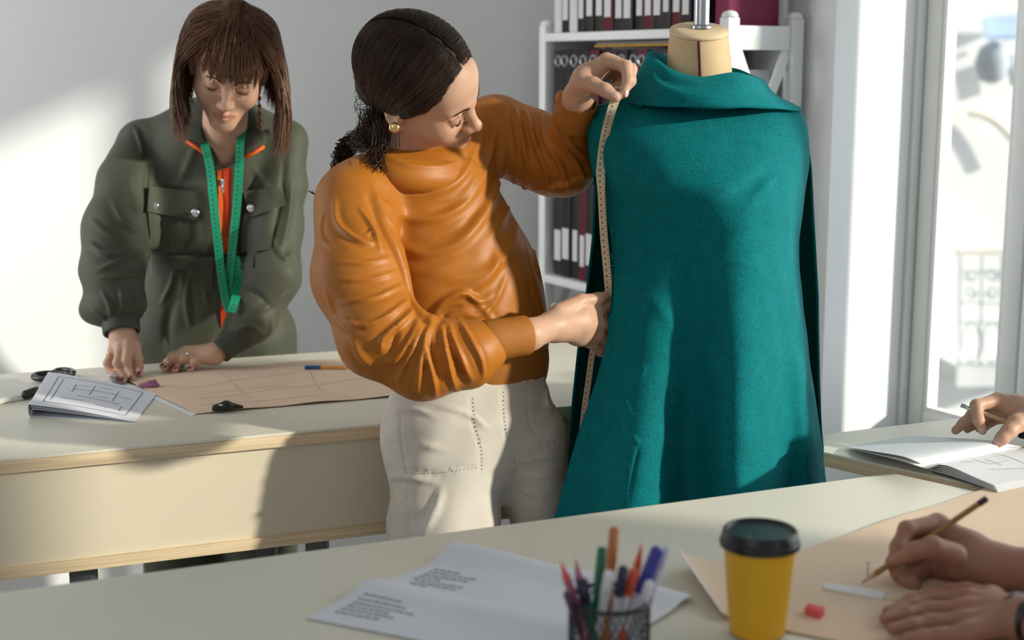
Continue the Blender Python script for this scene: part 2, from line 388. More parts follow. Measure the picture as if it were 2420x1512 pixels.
M_['red'] = mat('binder_red', (0.10, 0.006, 0.014), 0.5, 0.4)
M_['lab'] = mat('binder_label', (0.66, 0.66, 0.66), 0.7, 0.2)
M_['ring'] = mat('binder_ring', (0.5, 0.5, 0.5), 0.3, 0.5, metal=0.8)
rnd = random.Random(4)
def binder(s, z, wd, hh, mk, labz, labh, lab, group, label_w=.62, ring=False):
    o = thing('ring_binder', lab, 'binder', FR + SD * (s + wd / 2) + Z3 * z, group); z += .0012
    off = rnd.uniform(.012, .022)
    mb = MB(); mb.box(FR + SD * s + SP * off + Z3 * z, SD * wd, SP * .19, Z3 * hh); mb.build('cover', M_[mk], o, bevel=.003)
    if labh:
        mb = MB(); mb.box(FR + SD * (s + wd * (1 - label_w) / 2) + SP * (off - .001) + Z3 * (z + labz), SD * wd * label_w, SP * .002, Z3 * labh); mb.build('spine_label', M_['lab'], o)
    if ring:
        c = FR + SD * (s + wd / 2) + SP * (off - .001) + Z3 * (z + hh - .028)
        a = np.linspace(0, 6.2832, 17)[:-1]
        mb = MB(); mb.tube([c + (SD * math.cos(t) + Z3 * math.sin(t)) * wd * .3 for t in np.linspace(0, 6.2832, 17)], .0035, 6); mb.build('finger_ring', M_['ring'], o)
    return o
ORD = ['first', 'second', 'third', 'fourth', 'fifth', 'sixth', 'seventh', 'eighth', 'ninth', 'tenth', 'eleventh', 'twelfth', 'thirteenth', 'fourteenth', 'fifteenth']
def row(z, s_end, hh, n, pat, where, group, labz, labh, ring=False, jit=0.0):
    wds = [rnd.uniform(.036, .046) for _ in range(n)]
    s = SW - .012
    for i in range(n):
        mk = pat[i % len(pat)]; wd = wds[i]; s -= wd + .002
        if s < s_end: break
        cn = {'bk': 'black', 'bkb': 'dark brown', 'red': 'dark red', 'lab': 'white'}[mk]
        binder(s, z, wd, hh + rnd.uniform(-jit, jit), mk, labz + rnd.uniform(-.006, .006), labh, '%s binder, %s from left on the %s' % (cn, ORD[i], where), group, rnd.uniform(.55, .75), ring)
row(SZ[0], .06, .29, 15, ['lab', 'bk', 'lab', 'bk', 'bkb', 'bkb', 'red', 'bk', 'bkb', 'bk', 'red', 'bk', 'bkb', 'red', 'bk'], 'top shelf board', 'binders on the top shelf', .035, .15)
row(SZ[1], .15, .285, 15, ['bkb', 'bk', 'bk', 'bk', 'red', 'bk', 'bkb', 'bk', 'bk', 'red', 'bk', 'bkb', 'bk', 'red', 'bk'], 'shelf row behind the raised hand', 'binders on the second shelf', .04, 0, True)
row(SZ[2], .02, .27, 15, ['bkb', 'bk', 'bk', 'red', 'bk', 'bk', 'bkb', 'bk', 'red', 'bk', 'bk', 'bkb', 'bk', 'red', 'bk'], 'shelf row below the raised sleeve', 'binders on the third shelf', .045, .085)
row(SZ[3], .02, .25, 15, ['lab', 'lab', 'bkb', 'lab', 'lab', 'bk', 'lab', 'lab', 'lab', 'bk', 'lab', 'lab', 'lab', 'bk', 'lab'], 'shelf row above the lower hand', 'binders on the fourth shelf', .05, 0)
ct = thing('carton', 'small white carton with a lavender band behind the crossed end brace', 'box', FR + SD * .08 + SP * .1 + Z3 * SZ[1])
mb = MB(); mb.box(FR + SD * .03 + SP * .03 + Z3 * (SZ[1] + .001), SD * .10, SP * .15, Z3 * .235); mb.build('body', M_['ppaper'], ct, bevel=.003)
mb = MB(); mb.box(FR + SD * .0285 + SP * .0285 + Z3 * (SZ[1] + .13), SD * .103, SP * .153, Z3 * .05); mb.build('printed_band', mat('lavender_print', (.45, .42, .62), .6), ct)
# flat tray with a yellow edge above the second row
M_['yel'] = mat('yellow_card', (0.45, 0.26, 0.04), 0.6, 0.3)
mb = MB(); mb.box(FR + SD * .16 + SP * .03 + Z3 * (SZ[1] + .293), SD * .40, SP * .17, Z3 * .006)
tag(mb.build('card_folder', M_['yel']), 'thin yellow folder lying flat on the binders behind the raised hand', 'folder')
mb = MB(); mb.box(FR + SD * .05 + SP * .03 + Z3 * (SZ[1] + .2995), SD * .50, SP * .17, Z3 * .007)
tag(mb.build('card_folder', mat('grey_card', (.22, .2, .19), .7)), 'thin grey folder lying on top of the yellow folder', 'folder')
# burgundy box on the top board, a small white carton behind the cross brace
M_['burg'] = mat('burgundy_card', (0.23, 0.025, 0.075), 0.55, 0.3, 0.1, 20)
bz = at(1760, 40, 3.34)[2]
bx = thing('storage_box', 'burgundy storage box standing on top of the white bookshelf', 'box', FR + SP * .1 + Z3 * SZ[0])
A = FR - SD * .02 + SP * .012
mb = MB(); mb.box(FR + SD * .012 + SP * .036 + Z3 * (SZ[0] + .001), SD * .05, SP * .15, Z3 * .24); mb.build('body', M_['burg'], bx, bevel=.003)
# ------------------------------------------------------------------ implicit surfaces -> meshes
class Sdf:
    def __init__(s): s.p = []
    def cap(s, a, b, ra, rb=None, k=0.02, op='+', flat=None):
        s.p.append(('cap', np.asarray(a, float), np.asarray(b, float), ra, ra if rb is None else rb, k, op, flat)); return s
    def chain(s, pts, rs, k=0.01, op='+', flat=None):
        for i in range(len(pts) - 1): s.cap(pts[i], pts[i + 1], rs[i], rs[i + 1], k, op, flat)
        return s
    def ell(s, c, r, R=None, k=0.02, op='+'):
        s.p.append(('ell', np.asarray(c, float), np.asarray(r, float), np.eye(3) if R is None else np.asarray(R, float), None, k, op, None)); return s
    def bounds(s):
        lo = np.full(3, 1e9); hi = -lo
        for t in s.p:
            if t[6] != '+': continue
            if t[0] == 'cap':
                r = max(t[3], t[4]) * (max(1, t[7][1]) if t[7] else 1)
                lo = np.minimum(lo, np.minimum(t[1], t[2]) - r); hi = np.maximum(hi, np.maximum(t[1], t[2]) + r)
            else:
                r = np.sqrt(((t[3] * t[2][None, :]) ** 2).sum(1)) if t[3].shape == (3, 3) else t[2].max()
                lo = np.minimum(lo, t[1] - r); hi = np.maximum(hi, t[1] + r)
        return lo, hi
    def mesh(s, h, smooth=2, lo=None, hi=None):
        l, u = s.bounds(); l = l - 3 * h if lo is None else np.asarray(lo); u = u + 3 * h if hi is None else np.asarray(hi)
        n = np.ceil((u - l) / h).astype(int) + 1
        ax = [l[i] + h * np.arange(n[i]) for i in range(3)]
        val = np.full(tuple(n), 0.05, np.float32)
        for t in s.p:
            k = t[5]; mg = k + 4 * h
            if t[0] == 'cap':
                r = max(t[3], t[4]) * (max(1, t[7][1]) if t[7] else 1)
                a, b = np.minimum(t[1], t[2]) - r - mg, np.maximum(t[1], t[2]) + r + mg
            else:
                r = np.sqrt(((t[3] * t[2][None, :]) ** 2).sum(1)); a, b = t[1] - r - mg, t[1] + r + mg
            i0 = np.clip(((a - l) / h).astype(int), 0, n); i1 = np.clip(((b - l) / h).astype(int) + 2, 0, n)
            if (i1 <= i0).any(): continue
            sl_ = tuple(slice(i0[i], i1[i]) for i in range(3))
            X = [ax[i][i0[i]:i1[i]].astype(np.float32) for i in range(3)]
            px = X[0][:, None, None]; py = X[1][None, :, None]; pz = X[2][None, None, :]
            if t[0] == 'cap':
                A, B = t[1], t[2]; ba = (B - A); L2 = float(ba @ ba) + 1e-12
                qx, qy, qz = px - A[0], py - A[1], pz - A[2]
                hh = np.clip((qx * ba[0] + qy * ba[1] + qz * ba[2]) / L2, 0, 1).astype(np.float32)
                qx = qx - hh * ba[0]; qy = qy - hh * ba[1]; qz = qz - hh * ba[2]
                if t[7]:
                    nv, sc = t[7]; c = qx * nv[0] + qy * nv[1] + qz * nv[2]; g = c * (1 / sc - 1)
                    qx = qx + nv[0] * g; qy = qy + nv[1] * g; qz = qz + nv[2] * g
                d = np.sqrt(qx * qx + qy * qy + qz * qz) - (t[3] + (t[4] - t[3]) * hh)
                if t[7] and t[7][1] < 1: d = d * t[7][1] ** 0.5
            else:
                R = t[3]; qx, qy, qz = px - t[1][0], py - t[1][1], pz - t[1][2]; r = t[2]
                u0 = (qx * R[0, 0] + qy * R[1, 0] + qz * R[2, 0]) / r[0]
                u1 = (qx * R[0, 1] + qy * R[1, 1] + qz * R[2, 1]) / r[1]
                u2 = (qx * R[0, 2] + qy * R[1, 2] + qz * R[2, 2]) / r[2]
                k0 = np.sqrt(u0 * u0 + u1 * u1 + u2 * u2); k1 = np.sqrt((u0 / r[0]) ** 2 + (u1 / r[1]) ** 2 + (u2 / r[2]) ** 2) + 1e-9
                d = k0 * (k0 - 1) / k1
            v = val[sl_]
            if t[6] == '+':
                e = np.maximum(k - np.abs(v - d), 0) / k; val[sl_] = np.minimum(v, d) - e * e * k * .25
            else:
                d = -d; e = np.maximum(k - np.abs(v - d), 0) / k; val[sl_] = np.maximum(v, d) + e * e * k * .25
        V, Q = surfnet(val, l, h)
        if smooth: V = lap(V, Q, smooth)
        return V, Q
def surfnet(val, l, h):
    ins = val < 0; n = val.shape
    c = [ins[i:n[0] - 1 + i, j:n[1] - 1 + j, k:n[2] - 1 + k] for i in (0, 1) for j in (0, 1) for k in (0, 1)]
    cnt = sum(x.astype(np.int8) for x in c); act = (cnt > 0) & (cnt < 8)
    I = np.argwhere(act); idx = np.full(act.shape, -1, np.int32); idx[act] = np.arange(len(I))
    cv = np.stack([val[I[:, 0] + i, I[:, 1] + j, I[:, 2] + k] for i in (0, 1) for j in (0, 1) for k in (0, 1)], 1).astype(float)
    off = np.array([(i, j, k) for i in (0, 1) for j in (0, 1) for k in (0, 1)], float)
    S = np.zeros((len(I), 3)); N = np.zeros(len(I))
    for a in range(8):
        for b in range(a + 1, 8):
            if np.abs(off[a] - off[b]).sum() != 1: continue
            m = (cv[:, a] < 0) != (cv[:, b] < 0)
            t = cv[m, a] / (cv[m, a] - cv[m, b])
            S[m] += off[a] + t[:, None] * (off[b] - off[a]); N[m] += 1
    V = (I + S / N[:, None]) * h + l
    Q = []
    for axn in range(3):
        sl0 = [slice(None)] * 3; sl1 = [slice(None)] * 3; sl0[axn] = slice(0, -1); sl1[axn] = slice(1, None)
        A, B = ins[tuple(sl0)], ins[tuple(sl1)]; E = np.argwhere(A != B)
        b, cx = (axn + 1) % 3, (axn + 2) % 3
        E = E[(E[:, b] > 0) & (E[:, cx] > 0) & (E[:, b] < n[b] - 1) & (E[:, cx] < n[cx] - 1)]
        def cell(db, dc):
            e = E.copy(); e[:, b] -= db; e[:, cx] -= dc; return idx[e[:, 0], e[:, 1], e[:, 2]]
        q = np.stack([cell(1, 1), cell(0, 1), cell(0, 0), cell(1, 0)], 1)
        f = A[E[:, 0], E[:, 1], E[:, 2]]; q[~f] = q[~f][:, ::-1]; Q.append(q)
    return V, np.concatenate(Q)
def edges_of(Q):
    k = Q.shape[1]; return np.concatenate([np.stack([Q[:, i], Q[:, (i + 1) % k]], 1) for i in range(k)])
def lap(V, Q, it, lam=0.5, mu=0.0):
    E = edges_of(Q); n = len(V); deg = np.bincount(E[:, 0], minlength=n) + np.bincount(E[:, 1], minlength=n) + 1e-9
    for q in range(it):
        for l in ((lam, mu) if mu else (lam,)):
            A = np.stack([np.bincount(E[:, 0], V[E[:, 1], i], n) + np.bincount(E[:, 1], V[E[:, 0], i], n) for i in range(3)], 1) / deg[:, None]
            V = V + l * (A - V)
    return V
def vnorm(V, Q):
    e1 = V[Q[:, 2]] - V[Q[:, 0]]; e2 = V[Q[:, 3 % Q.shape[1]]] - V[Q[:, 1]]
    if Q.shape[1] == 3: e1 = V[Q[:, 1]] - V[Q[:, 0]]; e2 = V[Q[:, 2]] - V[Q[:, 0]]
    fn = np.cross(e1, e2); n = len(V); N = np.zeros((n, 3))
    for c in range(Q.shape[1]):
        for i in range(3): N[:, i] += np.bincount(Q[:, c], fn[:, i], n)
    return N / (np.linalg.norm(N, axis=1)[:, None] + 1e-12)
class Sculpt:
    """strokes raised on or pressed into a mesh along its own normals; stroke points are found on the surface along picture rays"""
    def __init__(s, V, Q): s.V = V; s.Q = Q; s.V0 = V.copy(); s.N = vnorm(V, Q); s.bvh = BVHTree.FromPolygons([Vector(v) for v in V], Q.tolist()); s.D = np.zeros(len(V))
    def on(s, px, py, far=False):
        d = ray(px, py); o = Vector(CAM); hit = s.bvh.ray_cast(o, Vector(d))
        return None if hit[0] is None else np.array(hit[0])
    def line(s, pts, step=5):
        P = np.asarray(pts, float); n = max(3, int(np.linalg.norm(np.diff(P, axis=0), axis=1).sum() / step)); S = smooth_poly(P, n)
        return [x for x in (s.on(*q) for q in S) if x is not None]
    def stroke(s, pts, wpx, amp, Y=2.45, taper=0.6, side=0.0, world=False):
        P = np.array(pts) if world else np.array(s.line(pts))
        if len(P) < 2: return
        wd = wpx if world else rp(wpx, Y); m = ((s.V0 > P.min(0) - 3 * wd) & (s.V0 < P.max(0) + 3 * wd)).all(1); I = np.nonzero(m)[0]
        if not len(I): return
        n = len(P); t = np.linspace(0, 1, n); prof = np.sin(np.pi * np.clip(t, 0.02, .98)) ** taper if taper else np.ones(n)
        for c0 in range(0, len(I), 20000):
            J = I[c0:c0 + 20000]; D2 = ((s.V0[J][:, None, :] - P[None]) ** 2).sum(2); j = D2.argmin(1); d2 = D2[np.arange(len(J)), j]
            s.D[J] += amp * prof[j] * np.exp(-d2 / (wd * wd))
    def fold(s, pts, wpx, mm, Y=2.45, taper=0.6):
        """a raised fold with a trough on either side"""
        s.stroke(pts, wpx, mm / 1000, Y, taper); s.stroke(pts, wpx * 2.4, -mm / 2800, Y, taper)
    def noise(s, fn): s.D += fn(s.V0)
    def done(s, sm=0):
        V = s.V0 + s.N * s.D[:, None]
        return lap(V, s.Q, sm) if sm else V
def wav(V, sc, seed=0, n=7):
    r = np.random.RandomState(seed); o = np.zeros(len(V))
    for i in range(n):
        d = r.randn(3); d /= np.linalg.norm(d); o += np.sin(V @ d * sc * r.uniform(.6, 1.6) + r.uniform(0, 6.28))
    return o / n ** .5
def join(parts):
    V = []; Q = []; C = []; b = 0
    for p in parts:
        V.append(p[0]); Q.append(p[1] + b); C.append(p[2] if len(p) > 2 else np.ones((len(p[0]), 4))); b += len(p[0])
    return np.concatenate(V), np.concatenate(Q), np.concatenate(C)
def eul(y, p, r):
    y, p, r = map(math.radians, (y, p, r))
    cy, sy, cp, sp, cr, sr = math.cos(y), math.sin(y), math.cos(p), math.sin(p), math.cos(r), math.sin(r)
    return np.array([[cy, -sy, 0], [sy, cy, 0], [0, 0, 1]]) @ np.array([[1, 0, 0], [0, cp, -sp], [0, sp, cp]]) @ np.array([[cr, 0, sr], [0, 1, 0], [-sr, 0, cr]])
# ------------------------------------------------------------------ head in its own frame: face to -y, z up, origin between the ears at eye height
def head_sdf(neck_to=None, R=None, t=None, smile=0.0):
    s = Sdf()
    s.ell((0, .014, .034), (.073, .091, .083), k=.02)
    s.ell((0, -.022, -.012), (.062, .066, .082), k=.03)
    s.ell((0, -.058, .045), (.048, .030, .040), k=.03)
    for q in (-1, 1):
        s.cap((q * .050, -.012, -.050), (q * .012, -.070, -.094), .017, .013, .03)
        s.ell((q * .040, -.056, -.030), (.022, .026, .026), k=.026)
        s.cap((q * .012, -.083, .019), (q * .040, -.071, .018), .0085, .006, .016)
    s.ell((0, -.074, -.098), (.016, .0135, .0135), k=.02)
    s.ell((0, -.070, -.070), (.026, .022, .026), k=.022)
    for q in (-1, 1): s.ell((q * .031, -.094, .000), (.017, .016, .011), k=.016, op='-')
    s.cap((0, -.082, .012), (0, -.103, -.026), .0075, .0085, .014)
    s.ell((0, -.1075, -.0315), (.0105, .0105, .0095), k=.008)
    for q in (-1, 1):
        s.ell((q * .0115, -.097, -.036), (.0072, .0095, .0075), k=.007)
        s.ell((q * .0062, -.104, -.0425), (.0032, .0045, .003), k=.003, op='-')
        s.ell((q * .031, -.0735, -.001), (.0145, .0135, .0125), k=.004)
        # upper lid fold and lid edge
        s.cap((q * .019, -.0835, .0075), (q * .031, -.0865, .0105), .0022, .0022, .004); s.cap((q * .031, -.0865, .0105), (q * .044, -.078, .0065), .0022, .0018, .004)
        # lips
        s.cap((0, -.0935, -.0600), (q * .022, -.0835, -.0655 + smile), .0052, .0022, .006)
        s.cap((0, -.0925, -.0705), (q * .019, -.0835, -.0675 + smile), .0062, .0026, .006)
        s.cap((0, -.0995, -.0650), (q * .022, -.0885, -.0665 + smile), .0016, .0012, .003, '-')
    # ears
    for q in (-1, 1):
        R0 = np.array([[math.cos(.35 * q), -math.sin(.35 * q), 0], [math.sin(.35 * q), math.cos(.35 * q), 0], [0, 0, 1]])
        s.ell((q * .074, .016, -.006), (.0065, .019, .030), R0, k=.008)
        s.ell((q * .081, .012, -.002), (.005, .011, .018), R0, k=.005, op='-')
        s.ell((q * .073, .004, -.032), (.0055, .008, .010), k=.006)
        s.ell((q * .073, -.001, -.012), (.004, .005, .007), k=.004)
    return s
SKIN = (0.58, 0.345, 0.235)
def head_tint(L):
    """lip, lid and cheek pigment by place on the head"""
    C = np.ones((len(L), 4))
    def mixc(m, c):
        m = np.clip(m, 0, 1)[:, None]; C[:, :3] = C[:, :3] * (1 - m) + np.array(c) * m
    dl = np.minimum(np.abs(L[:, 0]) / .0235, 1.5)
    lip = np.exp(-((L[:, 2] + .0655) / (.0095 * np.clip(1.05 - dl ** 2, .05, 1) ** .5)) ** 4) * (dl < 1) * (L[:, 1] < -.078)
    mixc(lip * .85, (.80, .50, .52))
    for q in (-1, 1):
        d = ((L[:, 0] - q * .040) / .024) ** 2 + ((L[:, 2] + .032) / .02) ** 2
        mixc(np.exp(-d) * .3 * (L[:, 1] < -.03), (1.0, .82, .78))
        # closed lash line
        u = (L[:, 0] - q * .031) / .0135; zl = -.0065 - .003 * (1 - u ** 2)
        m = np.exp(-((L[:, 2] - zl) / .0014) ** 2) * (np.abs(u) < 1.05) * (L[:, 1] < -.06); mixc(m * .9, (.14, .10, .10))
        m = np.exp(-((L[:, 2] + .002) / .009) ** 2) * np.exp(-u ** 2) * (L[:, 1] < -.07); mixc(m * .25, (.85, .66, .62))
    d = (L[:, 0] / .014) ** 2 + ((L[:, 2] + .033) / .014) ** 2; mixc(np.exp(-d) * .25 * (L[:, 1] < -.09), (1, .82, .78))
    return C
# ------------------------------------------------------------------ hands: joints given as (px, py, Y), radii in mm
def J(p): return at(*p)
def hand_sdf(s, wrist, palm, fingers, k=.006):
    """wrist: list of (point, r mm); palm: list of ((a),(b), ra, rb); fingers: list of (points, radii)"""
    for a, b, ra, rb in palm: s.cap(J(a), J(b), ra / 1000, rb / 1000, .012)
    for pts, rs in fingers: s.chain([J(p) for p in pts], [r / 1000 for r in rs], k)
    return s
def nail(parent, p, q, up, mat_, w_=.0095, l_=.011, lab=None):
    """fingernail plate: centre p, finger direction q, outward normal up"""
    q = q / np.linalg.norm(q); up = up - q * (up @ q); up /= np.linalg.norm(up); sd = np.cross(q, up)
    V = []; n = 7; m = 6
    for i in range(m):
        t = i / (m - 1) * 2 - 1; hw = w_ / 2 * (1 - .45 * max(0, t) ** 3 - .15 * max(0, -t) ** 4)
        for j in range(n):
            a = j / (n - 1) * 2 - 1; V.append(p + q * l_ / 2 * t + sd * hw * a + up * (-.0016 * a * a - .0008 * t * t))
    top = np.array(V); bot = top - up * .0008; N_ = len(V); Fq = []
    for i in range(m - 1):
        for j in range(n - 1):
            a = i * n + j; Fq.append((a, a + 1, a + n + 1, a + n)); Fq.append((N_ + a, N_ + a + n, N_ + a + n + 1, N_ + a + 1))
    bd = [j for j in range(n)] + [i * n + n - 1 for i in range(1, m)] + [(m - 1) * n + j for j in range(n - 2, -1, -1)] + [i * n for i in range(m - 2, 0, -1)]
    for i in range(len(bd)): a, b = bd[i], bd[(i + 1) % len(bd)]; Fq.append((b, a, N_ + a, N_ + b))
    return obj('fingernail', np.concatenate([top, bot]), Fq, mat_, parent, True, 60, lab)
M_['skin'] = mat('skin', SKIN, 0.48, 0.4, 0.05, 60, 0.12, 500, sss=0.12, tint=True)
M_['nailpink'] = mat('natural_nail', (0.68, 0.42, 0.36), 0.25, 0.5)
M_['nailred'] = mat('red_nail', (0.22, 0.008, 0.03), 0.2, 0.5)
M_['gold'] = mat('gold', (0.85, 0.58, 0.25), 0.2, 0.5, metal=1.0)
M_['silver'] = mat('silver', (0.75, 0.75, 0.76), 0.15, 0.5, metal=1.0)
# ------------------------------------------------------------------ hair strands
def strands(paths, r, n=3, rng=None):
    """many thin tapered tubes as one mesh; paths: (count, points, 3) array"""
    P = np.asarray(paths); c, m, _ = P.shape
    T = np.gradient(P, axis=1); T /= np.linalg.norm(T, axis=2)[..., None] + 1e-12
    u = np.cross(T, np.array([.31, .52, .79])); u /= np.linalg.norm(u, axis=2)[..., None] + 1e-12; b = np.cross(T, u)
    rr = r * np.minimum(1, np.linspace(0.25, 4, m)) * np.minimum(1, np.linspace(5, .15, m))
    if np.ndim(rr) == 1: rr = rr[None, :]
    V = []
    for j in range(n):
        a = 2 * math.pi * j / n; V.append(P + rr[..., None] * (math.cos(a) * u + math.sin(a) * b))
    V = np.stack(V, 2).reshape(-1, 3)   # c, m, n
    base = (np.arange(c)[:, None] * m + np.arange(m - 1)[None]) * n
    Q = np.concatenate([np.stack([base + j, base + (j + 1) % n, base + n + (j + 1) % n, base + n + j], -1).reshape(-1, 4) for j in range(n)])
    return V, Q
def hairmat(name, c1, c2, rough=.35):
    m = bpy.data.materials.new(name); m.use_nodes = True; n = m.node_tree; b = n.nodes['Principled BSDF']
    b.inputs['Roughness'].default_value = rough; b.inputs['Specular IOR Level'].default_value = .30
    va = n.nodes.new('ShaderNodeVertexColor'); va.layer_name = 'Tint'
    mx = n.nodes.new('ShaderNodeMix'); mx.data_type = 'RGBA'; mx.inputs[6].default_value = (*c1, 1); mx.inputs[7].default_value = (*c2, 1)
    sp = n.nodes.new('ShaderNodeSeparateColor'); n.links.new(va.outputs[0], sp.inputs[0]); n.links.new(sp.outputs[0], mx.inputs[0]); n.links.new(mx.outputs[2], b.inputs['Base Color'])
    return m
# ------------------------------------------------------------------ dress form
def ip(y, xs, ys): return np.interp(y, xs, ys)
def per(P, n):   # closed Catmull-Rom
    P = np.asarray(P, float); m = len(P); t = np.linspace(0, m, n, endpoint=False); i = t.astype(int); f = (t - i)[:, None]
    a, b, c, d = P[(i - 1) % m], P[i % m], P[(i + 1) % m], P[(i + 2) % m]
    return 0.5 * (2 * b + (c - a) * f + (2 * a - 5 * b + 4 * c - d) * f ** 2 + (3 * b - a - 3 * c + d) * f ** 3)
YM = 2.47
def build_form():
    root = thing('dress_form', 'cream linen dress form on a chrome pole under the teal cloth', 'mannequin', at(1650, 800, YM) * np.array([1, 1, 0]))
    M_['linen'] = mat('cream_linen', (0.66, 0.48, 0.28), 0.8, 0.2, 0.06, 40, 0.25, 1500)
    s = Sdf(); c = at(1652, 200, YM)
    sc_ = lambda x, z: np.array([c[0] + x, YM + .01, z])
    fl = (np.array([0, 1.0, 0]), .62)
    s.cap(sc_(0, 1.30), sc_(0, 1.20), .105, .125, .05, flat=fl); s.cap(sc_(-.11, 1.355), sc_(.11, 1.355), .042, .042, .03)
    s.cap(sc_(0, 1.20), sc_(0, 1.02), .125, .092, .05, flat=fl); s.cap(sc_(0, 1.02), sc_(0, .84), .092, .135, .05, flat=fl); s.cap(sc_(0, .84), sc_(0, .76), .135, .13, .05, flat=fl)
    V, Q = s.mesh(.007, 3); obj('torso', V, Q, M_['linen'], root)
    # neck: tapered, cut off at a slant
    base = at(1653, 195, YM); top = at(1651, 79, YM)
    tilt = math.radians(17)
    V = []; n = 64; rings = [(0, .0560), (.3, .0555), (.6, .0535), (.85, .0510), (1.0, .0488)]
    for f, r in rings:
        ctr = base + (top - base) * f; tl = tilt * f
        for j in range(n):
            a = 2 * math.pi * j / n; V.append(ctr + r * np.array([math.cos(a), math.sin(a) * math.cos(tl), math.sin(a) * math.sin(tl)]))
    Fq = [(i * n + j, i * n + (j + 1) % n, (i + 1) * n + (j + 1) % n, (i + 1) * n + j) for i in range(len(rings) - 1) for j in range(n)]
    Fq += [tuple(range(n))[::-1], tuple((len(rings) - 1) * n + j for j in range(n))]
    nk = obj('neck', V, Fq, M_['linen'], root, True, 50)
    V = []; nz = np.array([0, -math.sin(tilt), math.cos(tilt)]); vy = np.array([0, math.cos(tilt), math.sin(tilt)])
    prof = [(.046, -.001), (.0495, .0005), (.0505, .004), (.049, .007), (.035, .010), (.015, .011)]
    for r, hgt in prof:
        for j in range(n):
            a = 2 * math.pi * j / n; V.append(top + r * (np.array([math.cos(a), 0, 0]) + vy * math.sin(a)) + nz * hgt)
    Fq = [(i * n + j, i * n + (j + 1) % n, (i + 1) * n + (j + 1) % n, (i + 1) * n + j) for i in range(len(prof) - 1) for j in range(n)]
    Fq += [tuple(range(n))[::-1], tuple((len(prof) - 1) * n + j for j in range(n))]
    M_['linen2'] = mat('neck_cap_cloth', (0.72, 0.56, 0.36), 0.75, 0.2, 0.04, 40, 0.2, 1500)
    obj('neck_cap', V, Fq, M_['linen2'], root, True, 60)
    # laced centre seam
    seam = mat('dark_seam', (.06, .012, .010), .8); mb = MB()
    fr = [base + (top - base) * f + np.array([-.006, -r - .0004, -math.sin(tilt * f) * r]) for f, r in rings]
    mb.tube(smooth_poly(fr, 16), .0022, 6); mb.build('centre_seam', seam, root, True)
    # pole above and stand below
    ax = top + nz * .010 + np.array([.004, 0, 0])
    mb = MB(); mb.tube([ax, ax + Z3 * .52], .0132, 24); mb.build('pole', M_['metal'], root, True, sharp=50)
    V, Fq = lathe([(.018, 0), (.018, .004), (.014, .007)], ax - Z3 * .002, 24); obj('pole_collar', V, Fq, M_['metal'], root, True, 50)
    V, Fq = lathe([(.006, .52), (.024, .53), (.028, .55), (.02, .57), (.004, .575)], ax, 24); obj('finial', V, Fq, M_['metal'], root, True, 60)
    mb = MB(); mb.tube([np.array([c[0], YM + .01, .03]), np.array([c[0], YM + .01, .75])], .016, 16); mb.build('stand_pole', M_['metal'], root, True, sharp=50)
    for k in range(4):
        a = k * math.pi / 2 + .5; e = np.array([c[0] + .15 * math.cos(a), YM + .03 + .15 * math.sin(a), .02])
        mb = MB(); mb.tube([np.array([c[0], YM + .01, .06]), e], .012, 10); o_ = mb.build('stand_leg', M_['dkmetal'], root, True)
    return root
build_form()
# ------------------------------------------------------------------ the teal wool cloth draped over the form
def wool():
    m = bpy.data.materials.new('teal_wool'); m.use_nodes = True; n = m.node_tree; b = n.nodes['Principled BSDF']
    b.inputs['Roughness'].default_value = .85; b.inputs['Specular IOR Level'].default_value = .15
    b.inputs['Sheen Weight'].default_value = .08; b.inputs['Sheen Roughness'].default_value = .5; b.inputs['Sheen Tint'].default_value = (.0, .5, .5, 1)
    tc_ = n.nodes.new('ShaderNodeTexCoord'); t = n.nodes.new('ShaderNodeTexNoise'); t.inputs['Scale'].default_value = 420; t.inputs['Detail'].default_value = 3
    t3 = n.nodes.new('ShaderNodeTexNoise'); t3.inputs['Scale'].default_value = 45; t3.inputs['Detail'].default_value = 3
    ad = n.nodes.new('ShaderNodeMath'); ad.operation = 'MULTIPLY_ADD'; ad.inputs[1].default_value = .82
    mm = n.nodes.new('ShaderNodeMath'); mm.operation = 'MULTIPLY'; mm.inputs[1].default_value = .18
    r = n.nodes.new('ShaderNodeValToRGB'); r.color_ramp.elements[0].position = .30; r.color_ramp.elements[1].position = .70
    r.color_ramp.elements[0].color = (.0, .090, .100, 1); r.color_ramp.elements[1].color = (.0, .215, .232, 1)
    n.links.new(tc_.outputs['Object'], t.inputs[0]); n.links.new(tc_.outputs['Object'], t3.inputs[0])
    n.links.new(t3.outputs[0], mm.inputs[0]); n.links.new(t.outputs[0], ad.inputs[0]); n.links.new(mm.outputs[0], ad.inputs[2]); n.links.new(ad.outputs[0], r.inputs[0]); n.links.new(r.outputs[0], b.inputs['Base Color'])
    bp = n.nodes.new('ShaderNodeBump'); bp.inputs['Strength'].default_value = .5; bp.inputs['Distance'].default_value = .0015
    n.links.new(t.outputs[0], bp.inputs['Height']); n.links.new(bp.outputs[0], b.inputs['Normal']); return m
M_['wool'] = wool()
def grid_faces(nr, nc, closed=False):
    q = []
    for i in range(nr - 1):
        for j in range(nc if closed else nc - 1):
            a = i * nc + j; b = i * nc + (j + 1) % nc; q.append((a, b, b + nc, a + nc))
    return np.array(q)
